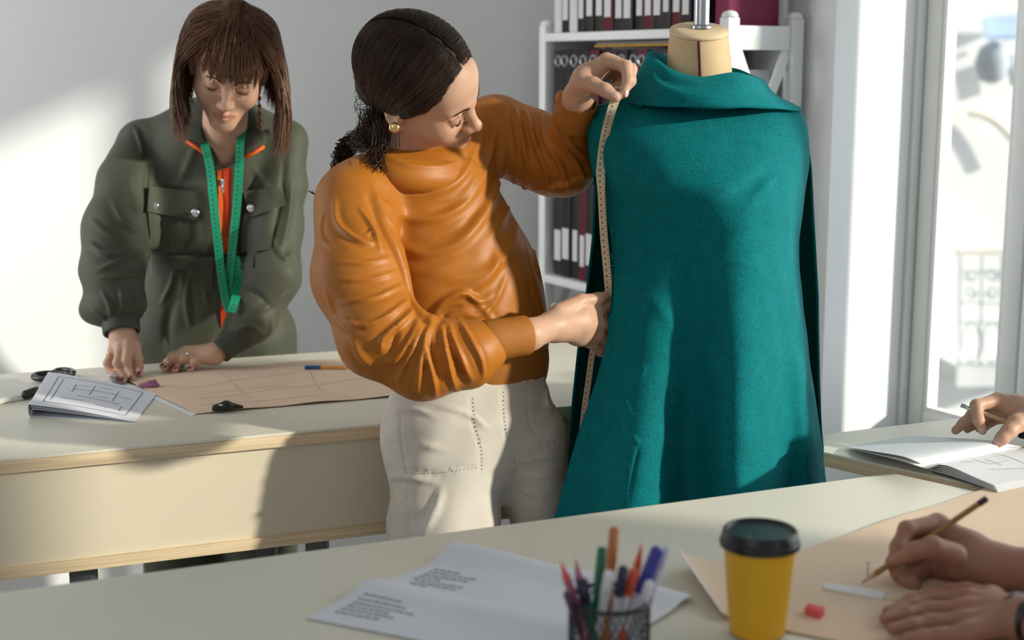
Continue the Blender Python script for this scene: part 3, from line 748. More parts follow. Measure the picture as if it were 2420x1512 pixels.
def build_cape():
    nr, nc = 300, 230
    u = np.linspace(-1, 1, nc)
    yv = np.concatenate([np.linspace(0, 1, 40) * 0, []])
    rows = np.linspace(0, 1, nr)
    # ring tables: side y, centre y, left, right, left depth, right depth, bulge
    ys = np.array([212, 240, 262, 290, 340, 400, 450, 500, 560, 640, 690, 800, 900, 1000, 1100, 1220, 1440, 1560.])
    cy = np.array([246, 262, 280, 306, 350, 406, 454, 503, 562, 641, 691, 800, 900, 1000, 1100, 1220, 1440, 1560.])
    L = np.array([1500, 1440, 1405, 1390, 1389, 1399, 1420, 1434, 1445, 1450, 1450, 1436, 1409, 1374, 1344, 1311, 1250, 1225.])
    Rr = np.array([1800, 1868, 1893, 1908, 1914, 1912, 1902, 1893, 1885, 1888, 1896, 1910, 1925, 1935, 1945, 1956, 1978, 1990.])
    Yl = np.array([2.47, 2.47, 2.47, 2.468, 2.46, 2.44, 2.42, 2.405, 2.39, 2.372, 2.362, 2.35, 2.345, 2.345, 2.345, 2.345, 2.345, 2.345])
    Yr = np.array([2.47, 2.47, 2.47, 2.47, 2.465, 2.46, 2.455, 2.455, 2.455, 2.455, 2.455, 2.455, 2.455, 2.455, 2.455, 2.455, 2.455, 2.455])
    Dd = np.array([.055, .080, .098, .112, .128, .142, .148, .145, .138, .13, .125, .125, .13, .135, .14, .145, .15, .15])
    tk = np.linspace(0, 1, len(ys)) ** 1.0
    dist = np.concatenate([[0], np.cumsum(np.maximum(np.diff(ys), 22))]); tk = dist / dist[-1]
    def tab(a): return np.interp(rows, tk, a)
    def smo(a):
        k = np.ones(9) / 9; p = np.concatenate([np.full(4, a[0]), a, np.full(4, a[-1])]); return np.convolve(p, k, 'valid')
    Ys, Yc, Lx, Rx, YL, YR, DD = [smo(tab(a)) for a in (ys, cy, L, Rr, Yl, Yr, Dd)]
    X = np.zeros((nr, nc)); YY = np.zeros((nr, nc)); PY = np.zeros((nr, nc))
    for i in range(nr):
        C, Wd = (Lx[i] + Rx[i]) / 2, (Rx[i] - Lx[i]) / 2
        sx = np.sin(u * math.pi / 2); cxx = np.cos(u * math.pi / 2)
        X[i] = C + Wd * (0.72 * sx + .28 * u); PY[i] = Yc[i] + (Ys[i] - Yc[i]) * np.abs(sx) ** 2.2
        tw = float(np.clip((Yc[i] - 330) / 160, 0, 1)); uw = u - .24 * tw * (1 - u * u); bulge = np.cos(uw * math.pi / 2) ** (.75 + .40 * tw)
        YY[i] = YL[i] + (YR[i] - YL[i]) * (u + 1) / 2 - DD[i] * (1 + .10 * tw) * bulge
    g = lambda x, c, w_: np.exp(-((x - c) / w_) ** 2)
    A = lambda y, a, b: np.clip((y - a) / (b - a), 0, 1.15) ** 1.3
    y = PY
    def lin(y, y0, x0, y1, x1): return x0 + (x1 - x0) * np.clip((y - y0) / (y1 - y0), -.3, 1.3)
    YY += -.044 * A(y, 560, 1150) * g(X, lin(y, 600, 1535, 1200, 1482), lin(y, 500, 58, 1200, 84))
    YY += +.072 * A(y, 440, 1150) * g(X, lin(y, 500, 1640, 1200, 1632), lin(y, 500, 48, 1200, 60))
    YY += -.030 * A(y, 430, 1050) * g(X, lin(y, 480, 1770, 1200, 1745), lin(y, 500, 52, 1200, 62))
    YY += +.034 * A(y, 640, 1100) * g(X, lin(y, 650, 1848, 1150, 1868), lin(y, 600, 22, 1200, 34))
    YY += -.016 * A(y, 640, 1050) * g(X, lin(y, 650, 1890, 1150, 1918), 22)
    # pulled diagonals from the shoulder across the chest
    YY += +.012 * g(y, 560, 50) * g(X, 1580, 110) + .008 * g(y - (X - 1800) * -.62, 420, 22) * g(X, 1780, 70)
    YY += -.010 * g(y, 420, 60) * g(X, 1560, 60)
    V = np.array([[at(X[i, j], PY[i, j], YY[i, j]) for j in range(nc)] for i in range(nr)]).reshape(-1, 3)
    Q = grid_faces(nr, nc)[:, ::-1]
    sc = Sculpt(V, Q)
    if (sc.N[nr * nc // 2] @ np.array([0, -1, 0])) < 0: Q = Q[:, ::-1]; sc = Sculpt(V, Q)
    st, f = sc.stroke, sc.fold
    for P, w_, a in (([(1491, 588), (1538, 596), (1590, 609), (1673, 616)], 5, 3.2), ([(1490, 592), (1500, 560), (1522, 512)], 5, 2.5), ([(1700, 620), (1755, 622), (1800, 630)], 7, 1.5), ([(1676, 672), (1692, 700), (1700, 725)], 4, 2.0), ([(1522, 500), (1526, 550), (1526, 600), (1530, 650)], 5, -3.0), ([(1500, 610), (1540, 618)], 4, -2),
                     ([(1530, 690), (1580, 760), (1600, 800)], 14, 2), ([(1450, 890), (1475, 930), (1490, 985)], 6, 4), ([(1430, 880), (1440, 960), (1450, 1010)], 9, 3), ([(1490, 1028), (1512, 1050)], 5, 4), ([(1420, 1050), (1460, 1058), (1500, 1056)], 8, 3), ([(1510, 1055), (1500, 1100), (1485, 1180)], 5, -3.5),
                     ([(1664, 1075), (1675, 1100), (1684, 1115)], 4, 4), ([(1690, 1090), (1720, 1110), (1770, 1108)], 7, 2.5), ([(1722, 960), (1724, 1020), (1726, 1075)], 4, -2.5), ([(1500, 905), (1520, 880), (1515, 860)], 8, 2), ([(1450, 330), (1490, 345), (1560, 335)], 20, 2.5), ([(1660, 325), (1690, 322), (1720, 330)], 12, 2),
                     ([(1900, 700), (1915, 735)], 5, 3), ([(1895, 660), (1905, 640)], 4, 2), ([(1650, 850), (1690, 900)], 20, 2), ([(1800, 430), (1760, 480), (1700, 520)], 26, -3), ([(1840, 400), (1800, 450), (1760, 500)], 14, 2.5), ([(1480, 440), (1500, 520), (1500, 570)], 16, 3)):
        st(P, w_, a / 1000, 2.3)
    V = sc.done(0); V = V + sc.N * (wav(V, 26, 31) * .0022 + wav(V, 75, 32) * .0009)[:, None]
    front = (V, Q)
    # back panel: behind the form, its edges showing on either side
    nb, mbk = 120, 90
    yb = np.linspace(250, 1540, nb)
    Lb = np.interp(yb, [250, 300, 350, 400, 450, 560, 690, 825, 950, 1120, 1220, 1560], [1405, 1388, 1389, 1398, 1404, 1399, 1384, 1364, 1351, 1341, 1332, 1310])
    Rb = np.interp(yb, [250, 300, 400, 500, 700, 900, 1000, 1130, 1560], [1885, 1907, 1919, 1924, 1935, 1938, 1942, 1951, 1975])
    ub = np.linspace(-1, 1, mbk); V = []
    for i in range(nb):
        for k in ub:
            sx = math.sin(k * math.pi / 2); x = (Lb[i] + Rb[i]) / 2 + (Rb[i] - Lb[i]) / 2 * (.7 * sx + .3 * k)
            t_ = np.clip((yb[i] - 300) / 250, 0, 1); Ye = 2.475 + (.045 * t_ if k < 0 else .03 * t_)
            bulge = np.interp(yb[i], [250, 320, 450, 900, 1500], [.08, .105, .12, .15, .18])
            V.append(at(x, yb[i] - 20 * (1 - abs(k)) * max(0, 1 - (yb[i] - 250) / 200), Ye + bulge * math.cos(k * math.pi / 2) ** .7 + .012 * t_ * math.sin(k * 9 + yb[i] * .004) * (1 - abs(k))))
    Qb = grid_faces(nb, mbk)
    # cowl collar
    T = [(1655, 180, 2.388), (1745, 172, 2.405), (1800, 187, 2.465), (1742, 165, 2.53), (1642, 150, 2.55), (1580, 132, 2.535), (1534, 119, 2.475), (1575, 160, 2.418)]
    Mm = [(1662, 214, 2.352), (1768, 211, 2.372), (1832, 221, 2.465), (1762, 195, 2.56), (1642, 185, 2.58), (1550, 172, 2.56), (1503, 178, 2.475), (1560, 212, 2.38)]
    B = [(1650, 254, 2.338), (1782, 252, 2.362), (1894, 256, 2.468), (1790, 225, 2.57), (1642, 215, 2.60), (1500, 218, 2.57), (1447, 240, 2.475), (1535, 249, 2.378)]
    I1 = [(1655, 196, 2.402), (1735, 190, 2.418), (1780, 200, 2.465), (1730, 190, 2.52), (1642, 180, 2.54), (1588, 165, 2.525), (1548, 150, 2.475), (1588, 182, 2.43)]
    I2 = [(1655, 235, 2.40), (1728, 232, 2.42), (1760, 235, 2.465), (1725, 228, 2.52), (1642, 222, 2.54), (1588, 215, 2.525), (1556, 215, 2.475), (1588, 228, 2.43)]
    B2 = [(1650, 250, 2.358), (1778, 246, 2.382), (1880, 258, 2.468), (1785, 230, 2.56), (1642, 220, 2.59), (1505, 222, 2.56), (1455, 250, 2.475), (1540, 245, 2.395)]
    B3 = [(1650, 238, 2.39), (1750, 236, 2.41), (1820, 246, 2.468), (1760, 230, 2.54), (1642, 220, 2.56), (1535, 222, 2.54), (1500, 235, 2.475), (1570, 236, 2.42)]
    np_ = 120; ctl = [per([at(*p) for p in P], np_) for P in (I2, I1, T, Mm, B, B2, B3)]
    ctl = np.array(ctl); m2 = 46; col_ = np.stack([smooth_poly(ctl[:, j], m2) for j in range(np_)], 1).reshape(-1, 3)
    Qc = grid_faces(m2, np_, True)
    sc = Sculpt(col_, Qc); ctr = at(1650, 215, 2.465)
    out = ((col_ - ctr) * sc.N).sum(1)
    if np.median(out[m2 * np_ // 3: 2 * m2 * np_ // 3]) < 0: Qc = Qc[:, ::-1]; sc = Sculpt(col_, Qc)
    for P, w_, a in (([(1525, 170), (1560, 205), (1620, 228), (1700, 232)], 11, 5), ([(1545, 150), (1575, 190), (1640, 208)], 9, -5), ([(1700, 245), (1800, 248), (1880, 250)], 7, 3), ([(1790, 190), (1800, 215), (1840, 235)], 6, 4), ([(1640, 250), (1680, 246), (1730, 252)], 5, 4), ([(1600, 215), (1680, 222), (1770, 214)], 14, 3)):
        sc.stroke(P, w_, a / 1000, 2.35)
    col_ = sc.done(1)
    col_ = col_ + sc.N * (wav(col_, 60, 8) * .0015)[:, None]
    V, Q, _ = join([front, (np.array(V), Qb), (col_, Qc)])
    o = obj('draped_cloth', V, Q, M_['wool'])
    o.location = (0, 0, 0)
    md = o.modifiers.new('thickness', 'SOLIDIFY'); md.thickness = .004; md.offset = -1
    tag(o, 'teal wool cloth with a cowl collar draped over the dress form', 'cloth')
    return front, (col_, Qc)
CAPE, COWL = build_cape()
CAPE_B = BVHTree.FromPolygons([Vector(v) for v in CAPE[0]], CAPE[1].tolist())
def cape_y(px, py, default=2.4):
    h_ = CAPE_B.ray_cast(Vector(CAM), Vector(ray(px, py))); return default if h_[0] is None else h_[0][1]
for p in ((1455, 232), (1470, 260), (1445, 300), (1455, 700), (1460, 800), (1640, 690), (1440, 850)): print('cape', p, cape_y(*p))
# ------------------------------------------------------------------ the woman in mustard, measuring
q = at
def cap2(s, a, b, ra, rb, k=.03, flat=None, op='+'):
    """capsule between two (px, py, Y) points with radii in picture pixels"""
    return s.cap(at(*a), at(*b), rp(ra, a[2]), rp(rb, b[2]), k, op, flat)
def chain2(s, pts, rs, k=.03, flat=None):
    for i in range(len(pts) - 1): cap2(s, pts[i], pts[i + 1], rs[i], rs[i + 1], k, flat)
    return s
def yawn(d): return np.array([math.sin(math.radians(d)), -math.cos(math.radians(d)), 0])
def head_mesh(R, t, neck, rneck=(.046, .050), smile=0.0, h=.0017):
    s = head_sdf(smile=smile)
    nb = R.T @ (np.asarray(neck) - t)
    s.cap((0, .022, -.055), nb, rneck[0], rneck[1], .025)
    V, Q = s.mesh(h, 2); C = head_tint(V)
    return (R @ V.T).T + t, Q, C, V
def hand_part(build, h=.0015):
    s = Sdf(); build(s); V, Q = s.mesh(h, 2); return V, Q, np.ones((len(V), 4))
def brow(parent, R, t, bvh, qs, colr, rr=.0009, seed=1, dens=60, hh=.0):
    rng = np.random.RandomState(seed)
    for q_ in qs:
        mid = smooth_poly([(q_ * .013, -.10, .0165 + hh), (q_ * .028, -.10, .0215 + hh), (q_ * .047, -.09, .0165 + hh)], 40); P = []
        for i in range(dens):
            j = rng.randint(0, 38); p = mid[j] + np.array([0, 0, rng.uniform(-.0028, .0026) * (1 - j / 60)]); d = np.array([q_ * .007, 0, rng.uniform(.0005, .004) * (1 - j / 28)])
            pts = []
            for f in np.linspace(0, 1, 5):
                x = R @ (p + d * f) + t; hit = bvh.find_nearest(Vector(x))
                pts.append(np.array(hit[0]) + np.array(hit[1]) * (.0006 + .0006 * f))
            P.append(pts)
        V, Q = strands(P, rr); obj('eyebrow', V, Q, colr, parent)
def lashes(parent, R, t, bvh, qs, colr):
    for q_ in qs:
        P = []
        for u in np.linspace(-1, 1, 22):
            x = R @ np.array([q_ * .031 + .0135 * u, -.092, -.0065 - .003 * (1 - u * u)]) + t
            hit = bvh.find_nearest(Vector(x)); a = np.array(hit[0]); nn = np.array(hit[1])
            P.append([a, a + nn * .003 + R @ np.array([q_ * .001 * u, 0, -.0015]), a + nn * .0040 + R @ np.array([q_ * .002 * u, 0, -.0032])])
        V, Q = strands(P, .0005); obj('eyelashes', V, Q, colr, parent)
def ell_r(c, r, D):  # distance from the local origin c along unit dirs D to the ellipsoid
    return 1 / np.sqrt(((D / np.asarray(r)) ** 2).sum(-1))
def cuff_band(parent, a, b, ra, rb, m):
    """knitted cuff: a tube with cleanly cut, slightly rounded rims"""
    A, B = at(*a), at(*b); d = (B - A) / np.linalg.norm(B - A); r0, r1 = rp(ra, a[2]), rp(rb, b[2]); L_ = np.linalg.norm(B - A)
    prof = [(-.0, r0 * .80), (.0, r0 * .95), (.004, r0), (.3 * L_, r0 * .3 + r1 * .7 + .001), (.7 * L_, r1), (L_ - .004, r1), (L_ - .001, r1 - .001), (L_, r1 - .003), (L_ - .001, r1 - .005), (L_ - .02, r1 - .006)]
    V, Fq = tube([A + d * t_ for t_, _ in prof], [r for _, r in prof], 72, cap=False)
    # tube() follows the centre line, so rebuild the rings about the straight axis
    u_ = np.cross(d, Z3); u_ /= np.linalg.norm(u_); w_ = np.cross(d, u_); V = []; al = np.linspace(0, 2 * math.pi, 72, endpoint=False)
    for t_, r in prof: V.append(A + d * t_ + r * (1 + .010 * np.cos(al * 36) * (r > r1 * .9))[:, None] * (np.cos(al)[:, None] * u_ + np.sin(al)[:, None] * w_))
    return obj('cuff', np.concatenate(V), Fq, m, parent, True, 70)
def tip_nail(parent, bvh, A, B, upv, m, w_=.0095, l_=.0125, back=.001):
    d = (B - A) / np.linalg.norm(B - A); u_ = np.array(upv, float); u_ = u_ - d * (u_ @ d); u_ /= np.linalg.norm(u_)
    hit = bvh.ray_cast(Vector(B - d * back + u_ * .03), Vector(-u_)); p = np.array(hit[0]) if hit[0] is not None else B + u_ * .007
    return nail(parent, p + u_ * .0007, d, u_, m, w_, l_)
def build_M():
    R = eul(75.5, 23.5, -41.3); t = np.array([-.1511, 2.4191, 1.4441])
    root = thing('person', 'woman in a mustard satin sweatshirt measuring the teal cloth with a tape', 'person', at(1150, 1000, 2.5) * np.array([1, 1, 0]))
    # ---- body: head and neck, both hands, the rest under the clothes
    HV, HQ, HC, HL = head_mesh(R, t, at(975, 420, 2.47), smile=.0012)
    def h2(s):   # lower hand at the seam
        hand_sdf(s, None, [((1170, 812, 2.215), (1250, 791, 2.247), 25, 24.5), ((1250, 791, 2.247), (1310, 768, 2.298), 24.5, 23), ((1310, 768, 2.298), (1370, 742, 2.339), 22, 17), ((1310, 770, 2.298), (1375, 765, 2.334), 22, 20), ((1312, 776, 2.298), (1372, 790, 2.344), 20, 17),
            ((1370, 742, 2.336), (1408, 737, 2.359), 17, 11.5), ((1375, 765, 2.334), (1412, 764, 2.356), 19, 11.5), ((1372, 785, 2.342), (1410, 788, 2.360), 17, 11), ((1360, 792, 2.342), (1396, 808, 2.369), 15, 10.5)],
            [([(1320, 738, 2.305), (1372, 712, 2.339), (1412, 706, 2.359), (1441, 697, 2.376)], [15, 12, 10, 8]),
             ([(1408, 737, 2.359), (1436, 726, 2.376), (1452, 715, 2.396), (1456, 706, 2.404)], [11.3, 9.3, 8.2, 7]),
             ([(1412, 764, 2.356), (1447, 768, 2.374), (1456, 776, 2.402), (1448, 786, 2.419)], [11.2, 9.6, 8.5, 7.5]),
             ([(1410, 788, 2.360), (1440, 802, 2.378), (1446, 810, 2.404), (1436, 812, 2.419)], [10.8, 9.4, 8.3, 7.2]),
             ([(1396, 808, 2.369), (1420, 823, 2.384), (1426, 832, 2.406), (1416, 834, 2.418)], [10.2, 8.6, 7.6, 6.6])])
    def h1(s):   # upper hand pinching the tape at the shoulder
        o = -.06
        pl = [((1360, 300, 2.55), (1366, 235, 2.50), 25, 24), ((1366, 235, 2.50), (1385, 185, 2.47), 24, 22), ((1366, 225, 2.49), (1378, 195, 2.45), 22, 18), ((1385, 185, 2.47), (1432, 146, 2.46), 21, 14), ((1390, 185, 2.485), (1440, 155, 2.485), 19, 13), ((1390, 195, 2.50), (1438, 166, 2.505), 17, 12), ((1390, 200, 2.505), (1430, 178, 2.525), 15, 11)]
        fg = [([(1378, 194, 2.45), (1402, 200, 2.43), (1431, 213, 2.412), (1455, 230, 2.402)], [16, 12.5, 11, 8.8]),
              ([(1434, 142, 2.455), (1480, 158, 2.432), (1484, 190, 2.412), (1474, 222, 2.404)], [12, 10, 8.8, 7.2]),
              ([(1445, 144, 2.48), (1491, 164, 2.46), (1490, 192, 2.44), (1476, 214, 2.428)], [12, 10, 8.8, 7.2]),
              ([(1446, 156, 2.505), (1482, 174, 2.485), (1472, 200, 2.468), (1450, 206, 2.46)], [11.5, 9.6, 8.5, 7]),
              ([(1436, 170, 2.525), (1464, 186, 2.505), (1455, 206, 2.488), (1438, 208, 2.48)], [10.5, 8.6, 7.6, 6.4])]
        sh = lambda p: (p[0], p[1], p[2] + o)
        hand_sdf(s, None, [(sh(a), sh(b), c, d) for a, b, c, d in pl], [([sh(p) for p in P], r) for P, r in fg])
    b = Sdf()
    nf = yawn(30)
    chain2(b, [(990, 430, 2.47), (1060, 560, 2.49), (1095, 800, 2.46), (1110, 960, 2.43)], [90, 130, 110, 130], .05, (nf, .6))
    chain2(b, [(960, 430, 2.46), (850, 480, 2.37), (860, 650, 2.28), (900, 820, 2.22), (1020, 830, 2.21), (1180, 810, 2.22)], [60, 55, 50, 46, 42, 36])
    chain2(b, [(1000, 420, 2.48), (1165, 310, 2.56), (1270, 350, 2.6), (1330, 376, 2.56), (1352, 285, 2.48)], [60, 44, 42, 38, 31])
    zf = lambda px, py, Y, z: np.array([*at(px, py, Y)[:2], z])
    for P, w_ in (([(1050, 1020, 2.40), (1055, 1250, 2.35)], -.01), ([(1240, 1040, 2.46), (1289, 1268, 2.465)], -.01)):
        a, c = at(*P[0]), at(*P[1]); kn = c; an = np.array([c[0] + w_, c[1] + .035, .09])
        b.cap(a, kn, .052, .032, .03); b.cap(kn, an, .032, .030, .03); b.cap(an, an + np.array([.02, -.12, -.05]), .032, .026, .02)
    bV, bQ = b.mesh(.012, 1)
    parts = [(HV, HQ, HC), hand_part(h2), hand_part(h1), (bV, bQ)]
    V, Q, C = join(parts)
    body = obj('body', V, Q, M_['skin'], root, True, col=C)
    hb = BVHTree.FromPolygons([Vector(v) for v in HV], HQ.tolist())
    hm = hairmat('dark_brown_hair', (.012, .006, .004), (.080, .036, .017), .42)
    bm_ = mat('eyebrow_brown', (.05, .025, .015), .6, .2)
    brow(root, R, t, hb, (-1, 1), bm_); lashes(root, R, t, hb, (-1,), mat('lash', (.01, .007, .006), .5))
    # ---- hair: a cap swept back from a centre parting to a low plait
    s = Sdf(); hc = np.array([0, .020, .040]); hr = np.array([.084, .101, .089])
    s.ell(hc, hr, k=.01); s.ell((0, .080, -.030), (.046, .030, .042), k=.05)
    s.ell((0, -.105, -.030), (.098, .088, .107), k=.008, op='-')
    s.ell((0, -.01, -.105), (.12, .085, .075), k=.02, op='-')
    s.cap((0, -.068, .112), (0, .02, .1315), .0022, .001, .004, '-')
    V, Q = s.mesh(.0026, 2)
    rng = np.random.RandomState(3)
    ang = np.arctan2(V[:, 2] - .04, V[:, 1] - .02)
    cv = np.clip(.25 + .2 * wav(V * [1, .3, .3], 220, 5), 0, 1)
    capV, capQ, capC = (R @ V.T).T + t, Q, np.stack([cv, cv, cv, np.ones(len(V))], 1)
    T1 = R.T @ (at(866, 322, 2.475) - t)
    N = 5200; m = 20; u = rng.rand(N); sd = np.where(rng.rand(N) < .62, -1, 1)
    # from the parting down each side, round to the nape
    aa = np.radians(24 + 156 * u); st = np.stack([sd * (.014 + .025 * rng.rand(N)), -np.cos(aa), np.sin(aa)], 1)
    lo_ = rng.rand(N)
    md = np.stack([sd * (1.0 - .55 * u * u), -.42 + 1.45 * u + .06 * rng.randn(N), -.05 + .40 * u - .3 * u * u + .06 * rng.randn(N)], 1)
    en = T1 - hc; en = en / np.linalg.norm(en); en = np.repeat(en[None], N, 0) + rng.randn(N, 3) * .07
    tt = np.linspace(0, 1, m)[None, :, None]
    D = (1 - tt) ** 2 * st[:, None] + 2 * tt * (1 - tt) * md[:, None] * 1.25 + tt ** 2 * en[:, None]
    D /= np.linalg.norm(D, axis=2)[..., None]
    rad = ell_r(hc, hr, D) + .0004 + (.0006 + .0030 * rng.rand(N) ** 2)[:, None] + .0012 * np.sin(tt[..., 0] * (5 + 4 * rng.rand(N))[:, None] + 6.28 * rng.rand(N)[:, None]) * tt[..., 0]
    P = hc + D * rad[..., None]
    ok = ~((((P - np.array([0, -.105, -.030])) / np.array([.094, .084, .103])) ** 2).sum(-1) < 1).any(1)
    P = P[ok]; P = P @ R.T + t
    sV, sQ = strands(P, .00085); nv = len(sV) // len(P); cc = np.repeat(np.clip(rng.normal(.42, .30, len(P)), 0, 1), nv)
    allp = [(capV, capQ, capC), (sV, sQ, np.stack([cc, cc, cc, np.ones(len(cc))], 1))]
    # gathered nape, loose ends in front of the shoulder, flyaways
    P = []
    for i in range(240):
        e = rng.randn(3) * .004
        P.append(smooth_poly([at(905 + rng.uniform(-25, 20), 300 + rng.uniform(-18, 8), 2.405) + e, at(900 + rng.uniform(-14, 14), 345, 2.40) + e, at(888 + rng.uniform(-16, 14), 385, 2.375) + e * 2, at(880 + rng.uniform(-20, 16), 398 + rng.uniform(-10, 22), 2.355) + e * 2], m))
    for i in range(520):
        e = rng.randn(3) * .007
        P.append(smooth_poly([at(900 + rng.uniform(-40, 10), 285 + rng.uniform(-50, 30), 2.43) + e, at(872 + rng.uniform(-10, 25), 318 + rng.uniform(-16, 22), 2.44) + e, at(850 + rng.uniform(-8, 14), 330 + rng.uniform(-14, 14), 2.475) + e, at(838, 330, 2.50) + e * .8], m))
    for i in range(26):
        y0 = rng.uniform(110, 300); x0 = 862 + (abs(y0 - 150) / 100) * rng.uniform(-6, 8)
        P.append(smooth_poly([at(x0 + 25, y0 - 6, 2.45), at(x0 - 2, y0, 2.46), at(x0 - rng.uniform(4, 26), y0 + rng.uniform(-14, 20), 2.47), at(x0 - rng.uniform(2, 30), y0 + rng.uniform(0, 40), 2.47)], m) )
    sV, sQ = strands(P, .00075); cc = np.repeat(np.clip(rng.normal(.5, .2, len(P)), 0, 1), len(sV) // len(P)); allp.append((sV, sQ, np.stack([cc, cc, cc, np.ones(len(cc))], 1)))
    V, Q, C = join(allp); obj('hair', V, Q, hm, root, True, col=C)
    # scalp line of the parting
    a_ = np.radians(np.linspace(40, 104, 24)); D_ = np.stack([np.zeros(24), -np.cos(a_), np.sin(a_)], 1)
    Pp = hc + D_ * (ell_r(hc, hr, D_) - .0012 + .0004 * np.sin(np.arange(24) * 1.7))[:, None]; Pp[:, 0] += .0016 * np.sin(np.arange(24) * .9)
    V, Fq = tube(Pp @ R.T + t, np.linspace(.0024, .0010, 24), 8); obj('parting', V, Fq, mat('scalp', (.30, .17, .115), .6, .3), root)
    # plait
    ax = smooth_poly([at(846, 326, 2.50), at(826, 338, 2.515), at(812, 362, 2.52), at(800, 420, 2.53), at(775, 470, 2.52)], 40)
    P = []
    for k in range(3):
        ph = np.linspace(0, 9 * math.pi, 40) + k * 2 * math.pi / 3
        base = ax + np.stack([.010 * np.sin(ph), .009 * np.sin(2 * ph), .002 * np.cos(ph)], 1)
        for i in range(70): P.append(base + rng.randn(3) * .0042)
    for i in range(7): P.append(smooth_poly([ax[-1], at(760, 470, 2.45), at(744, 460, 2.40), at(738 - rng.uniform(0, 14), 450 + rng.uniform(-4, 10), 2.38)], 40))
    sV, sQ = strands(P, .001); cc = np.repeat(np.clip(rng.normal(.4, .2, len(P)), 0, 1), len(sV) // len(P)); obj('plait', sV, sQ, hm, root, True, col=np.stack([cc, cc, cc, np.ones(len(cc))], 1))
    # earring: gold disc with tassel rods
    ec = at(932, 302, 2.352)
    s = Sdf(); s.ell(ec, (.0092, .005, .0092), k=.003); V, Q = s.mesh(.001, 2); er = obj('earring', V, Q, M_['gold'], root)
    tas = mat('brown_bead', (.05, .02, .012), .35)
    mb = MB()
    for dx in (-5, 3, 10): mb.tube([at(932 + dx, 314, 2.353), at(933 + dx * 1.2, 350 - abs(dx) * .4, 2.353)], .0014, 6)
    mb.build('tassel', tas, er)
    # ---- sweatshirt
    s = Sdf(); nf = yawn(32)
    cap2(s, (1030, 480, 2.48), (1085, 690, 2.475), 160, 192, .05, (nf, .80))
    cap2(s, (1085, 690, 2.475), (1130, 815, 2.47), 192, 180, .05, (nf, .80))
    cap2(s, (865, 440, 2.41), (985, 440, 2.47), 74, 62, .05); cap2(s, (985, 440, 2.49), (1170, 308, 2.575), 62, 76, .05)
    chain2(s, [(838, 478, 2.37), (850, 650, 2.28), (900, 792, 2.215)], [95, 108, 102], .03)
    chain2(s, [(900, 792, 2.215), (1000, 846, 2.20), (1105, 838, 2.205)], [102, 96, 82], .02)
    cap2(s, (1105, 838, 2.205), (1142, 822, 2.212), 82, 62, .012)
    chain2(s, [(1168, 310, 2.575), (1262, 352, 2.59), (1318, 376, 2.575), (1336, 382, 2.56)], [78, 84, 82, 72], .03)
    chain2(s, [(1334, 384, 2.56), (1350, 278, 2.478)], [66, 40], .02)
    cap2(s, (1330, 232, 2.47), (1340, 268, 2.48), 19, 26, .012)
    V, Q = s.mesh(.0034, 3)
    sc = Sculpt(V, Q); f = sc.fold; st = sc.stroke
    # armhole shadow groove between sleeve and body, drop-shoulder seam
    st([(872, 470), (905, 540), (945, 610), (968, 680), (985, 730), (1010, 770)], 9, -.015, 2.3)
    st([(746, 604), (790, 590), (850, 588), (905, 600)], 3, -.0022, 2.3, .2)
    # body folds: swags from the raised shoulder down across the chest
    for P, w_, a in (
        ([(1166, 236), (1166, 330), (1130, 430), (1060, 505), (970, 515), (895, 470)], 13, 9), ([(1186, 250), (1192, 360), (1162, 470), (1095, 565), (1010, 600), (940, 580)], 14, 9), ([(1140, 262), (1128, 350), (1085, 425), (1005, 462), (920, 440)], 10, 6),
        ([(1204, 270), (1216, 380), (1205, 480), (1160, 560)], 10, 7), ([(1222, 420), (1226, 520), (1200, 600), (1130, 650), (1040, 660)], 15, 6), ([(1050, 545), (1110, 520), (1150, 470)], 9, 4), ([(960, 640), (1020, 640), (1090, 610)], 14, 4),
        ([(1232, 400), (1248, 500), (1262, 600), (1292, 700)], 8, 8), ([(1262, 450), (1270, 540), (1292, 640)], 7, 7), ([(1250, 600), (1262, 680), (1285, 760)], 7, 7), ([(1180, 580), (1160, 650), (1085, 695), (1030, 735)], 12, 7),
        ([(1008, 772), (1046, 715), (1095, 694), (1140, 712), (1172, 690)], 8, 10), ([(1088, 738), (1130, 745), (1168, 715), (1200, 650)], 8, 7), ([(1110, 700), (1150, 740), (1175, 775)], 7, 6), ([(940, 425), (1010, 448), (1075, 436)], 9, 4), ([(880, 430), (905, 500), (950, 560)], 9, 5)):
        f(P, w_, a, 2.42)
    for P, w_, a in (([(1152, 300), (1146, 390), (1100, 468), (1020, 495)], 8, -6), ([(1178, 330), (1170, 430), (1110, 520), (1040, 555)], 8, -6), ([(1228, 500), (1252, 620), (1270, 700), (1292, 765)], 6, -7), ([(1030, 770), (1060, 735), (1100, 725)], 7, -8)):
        st(P, w_, a / 1000, 2.42)
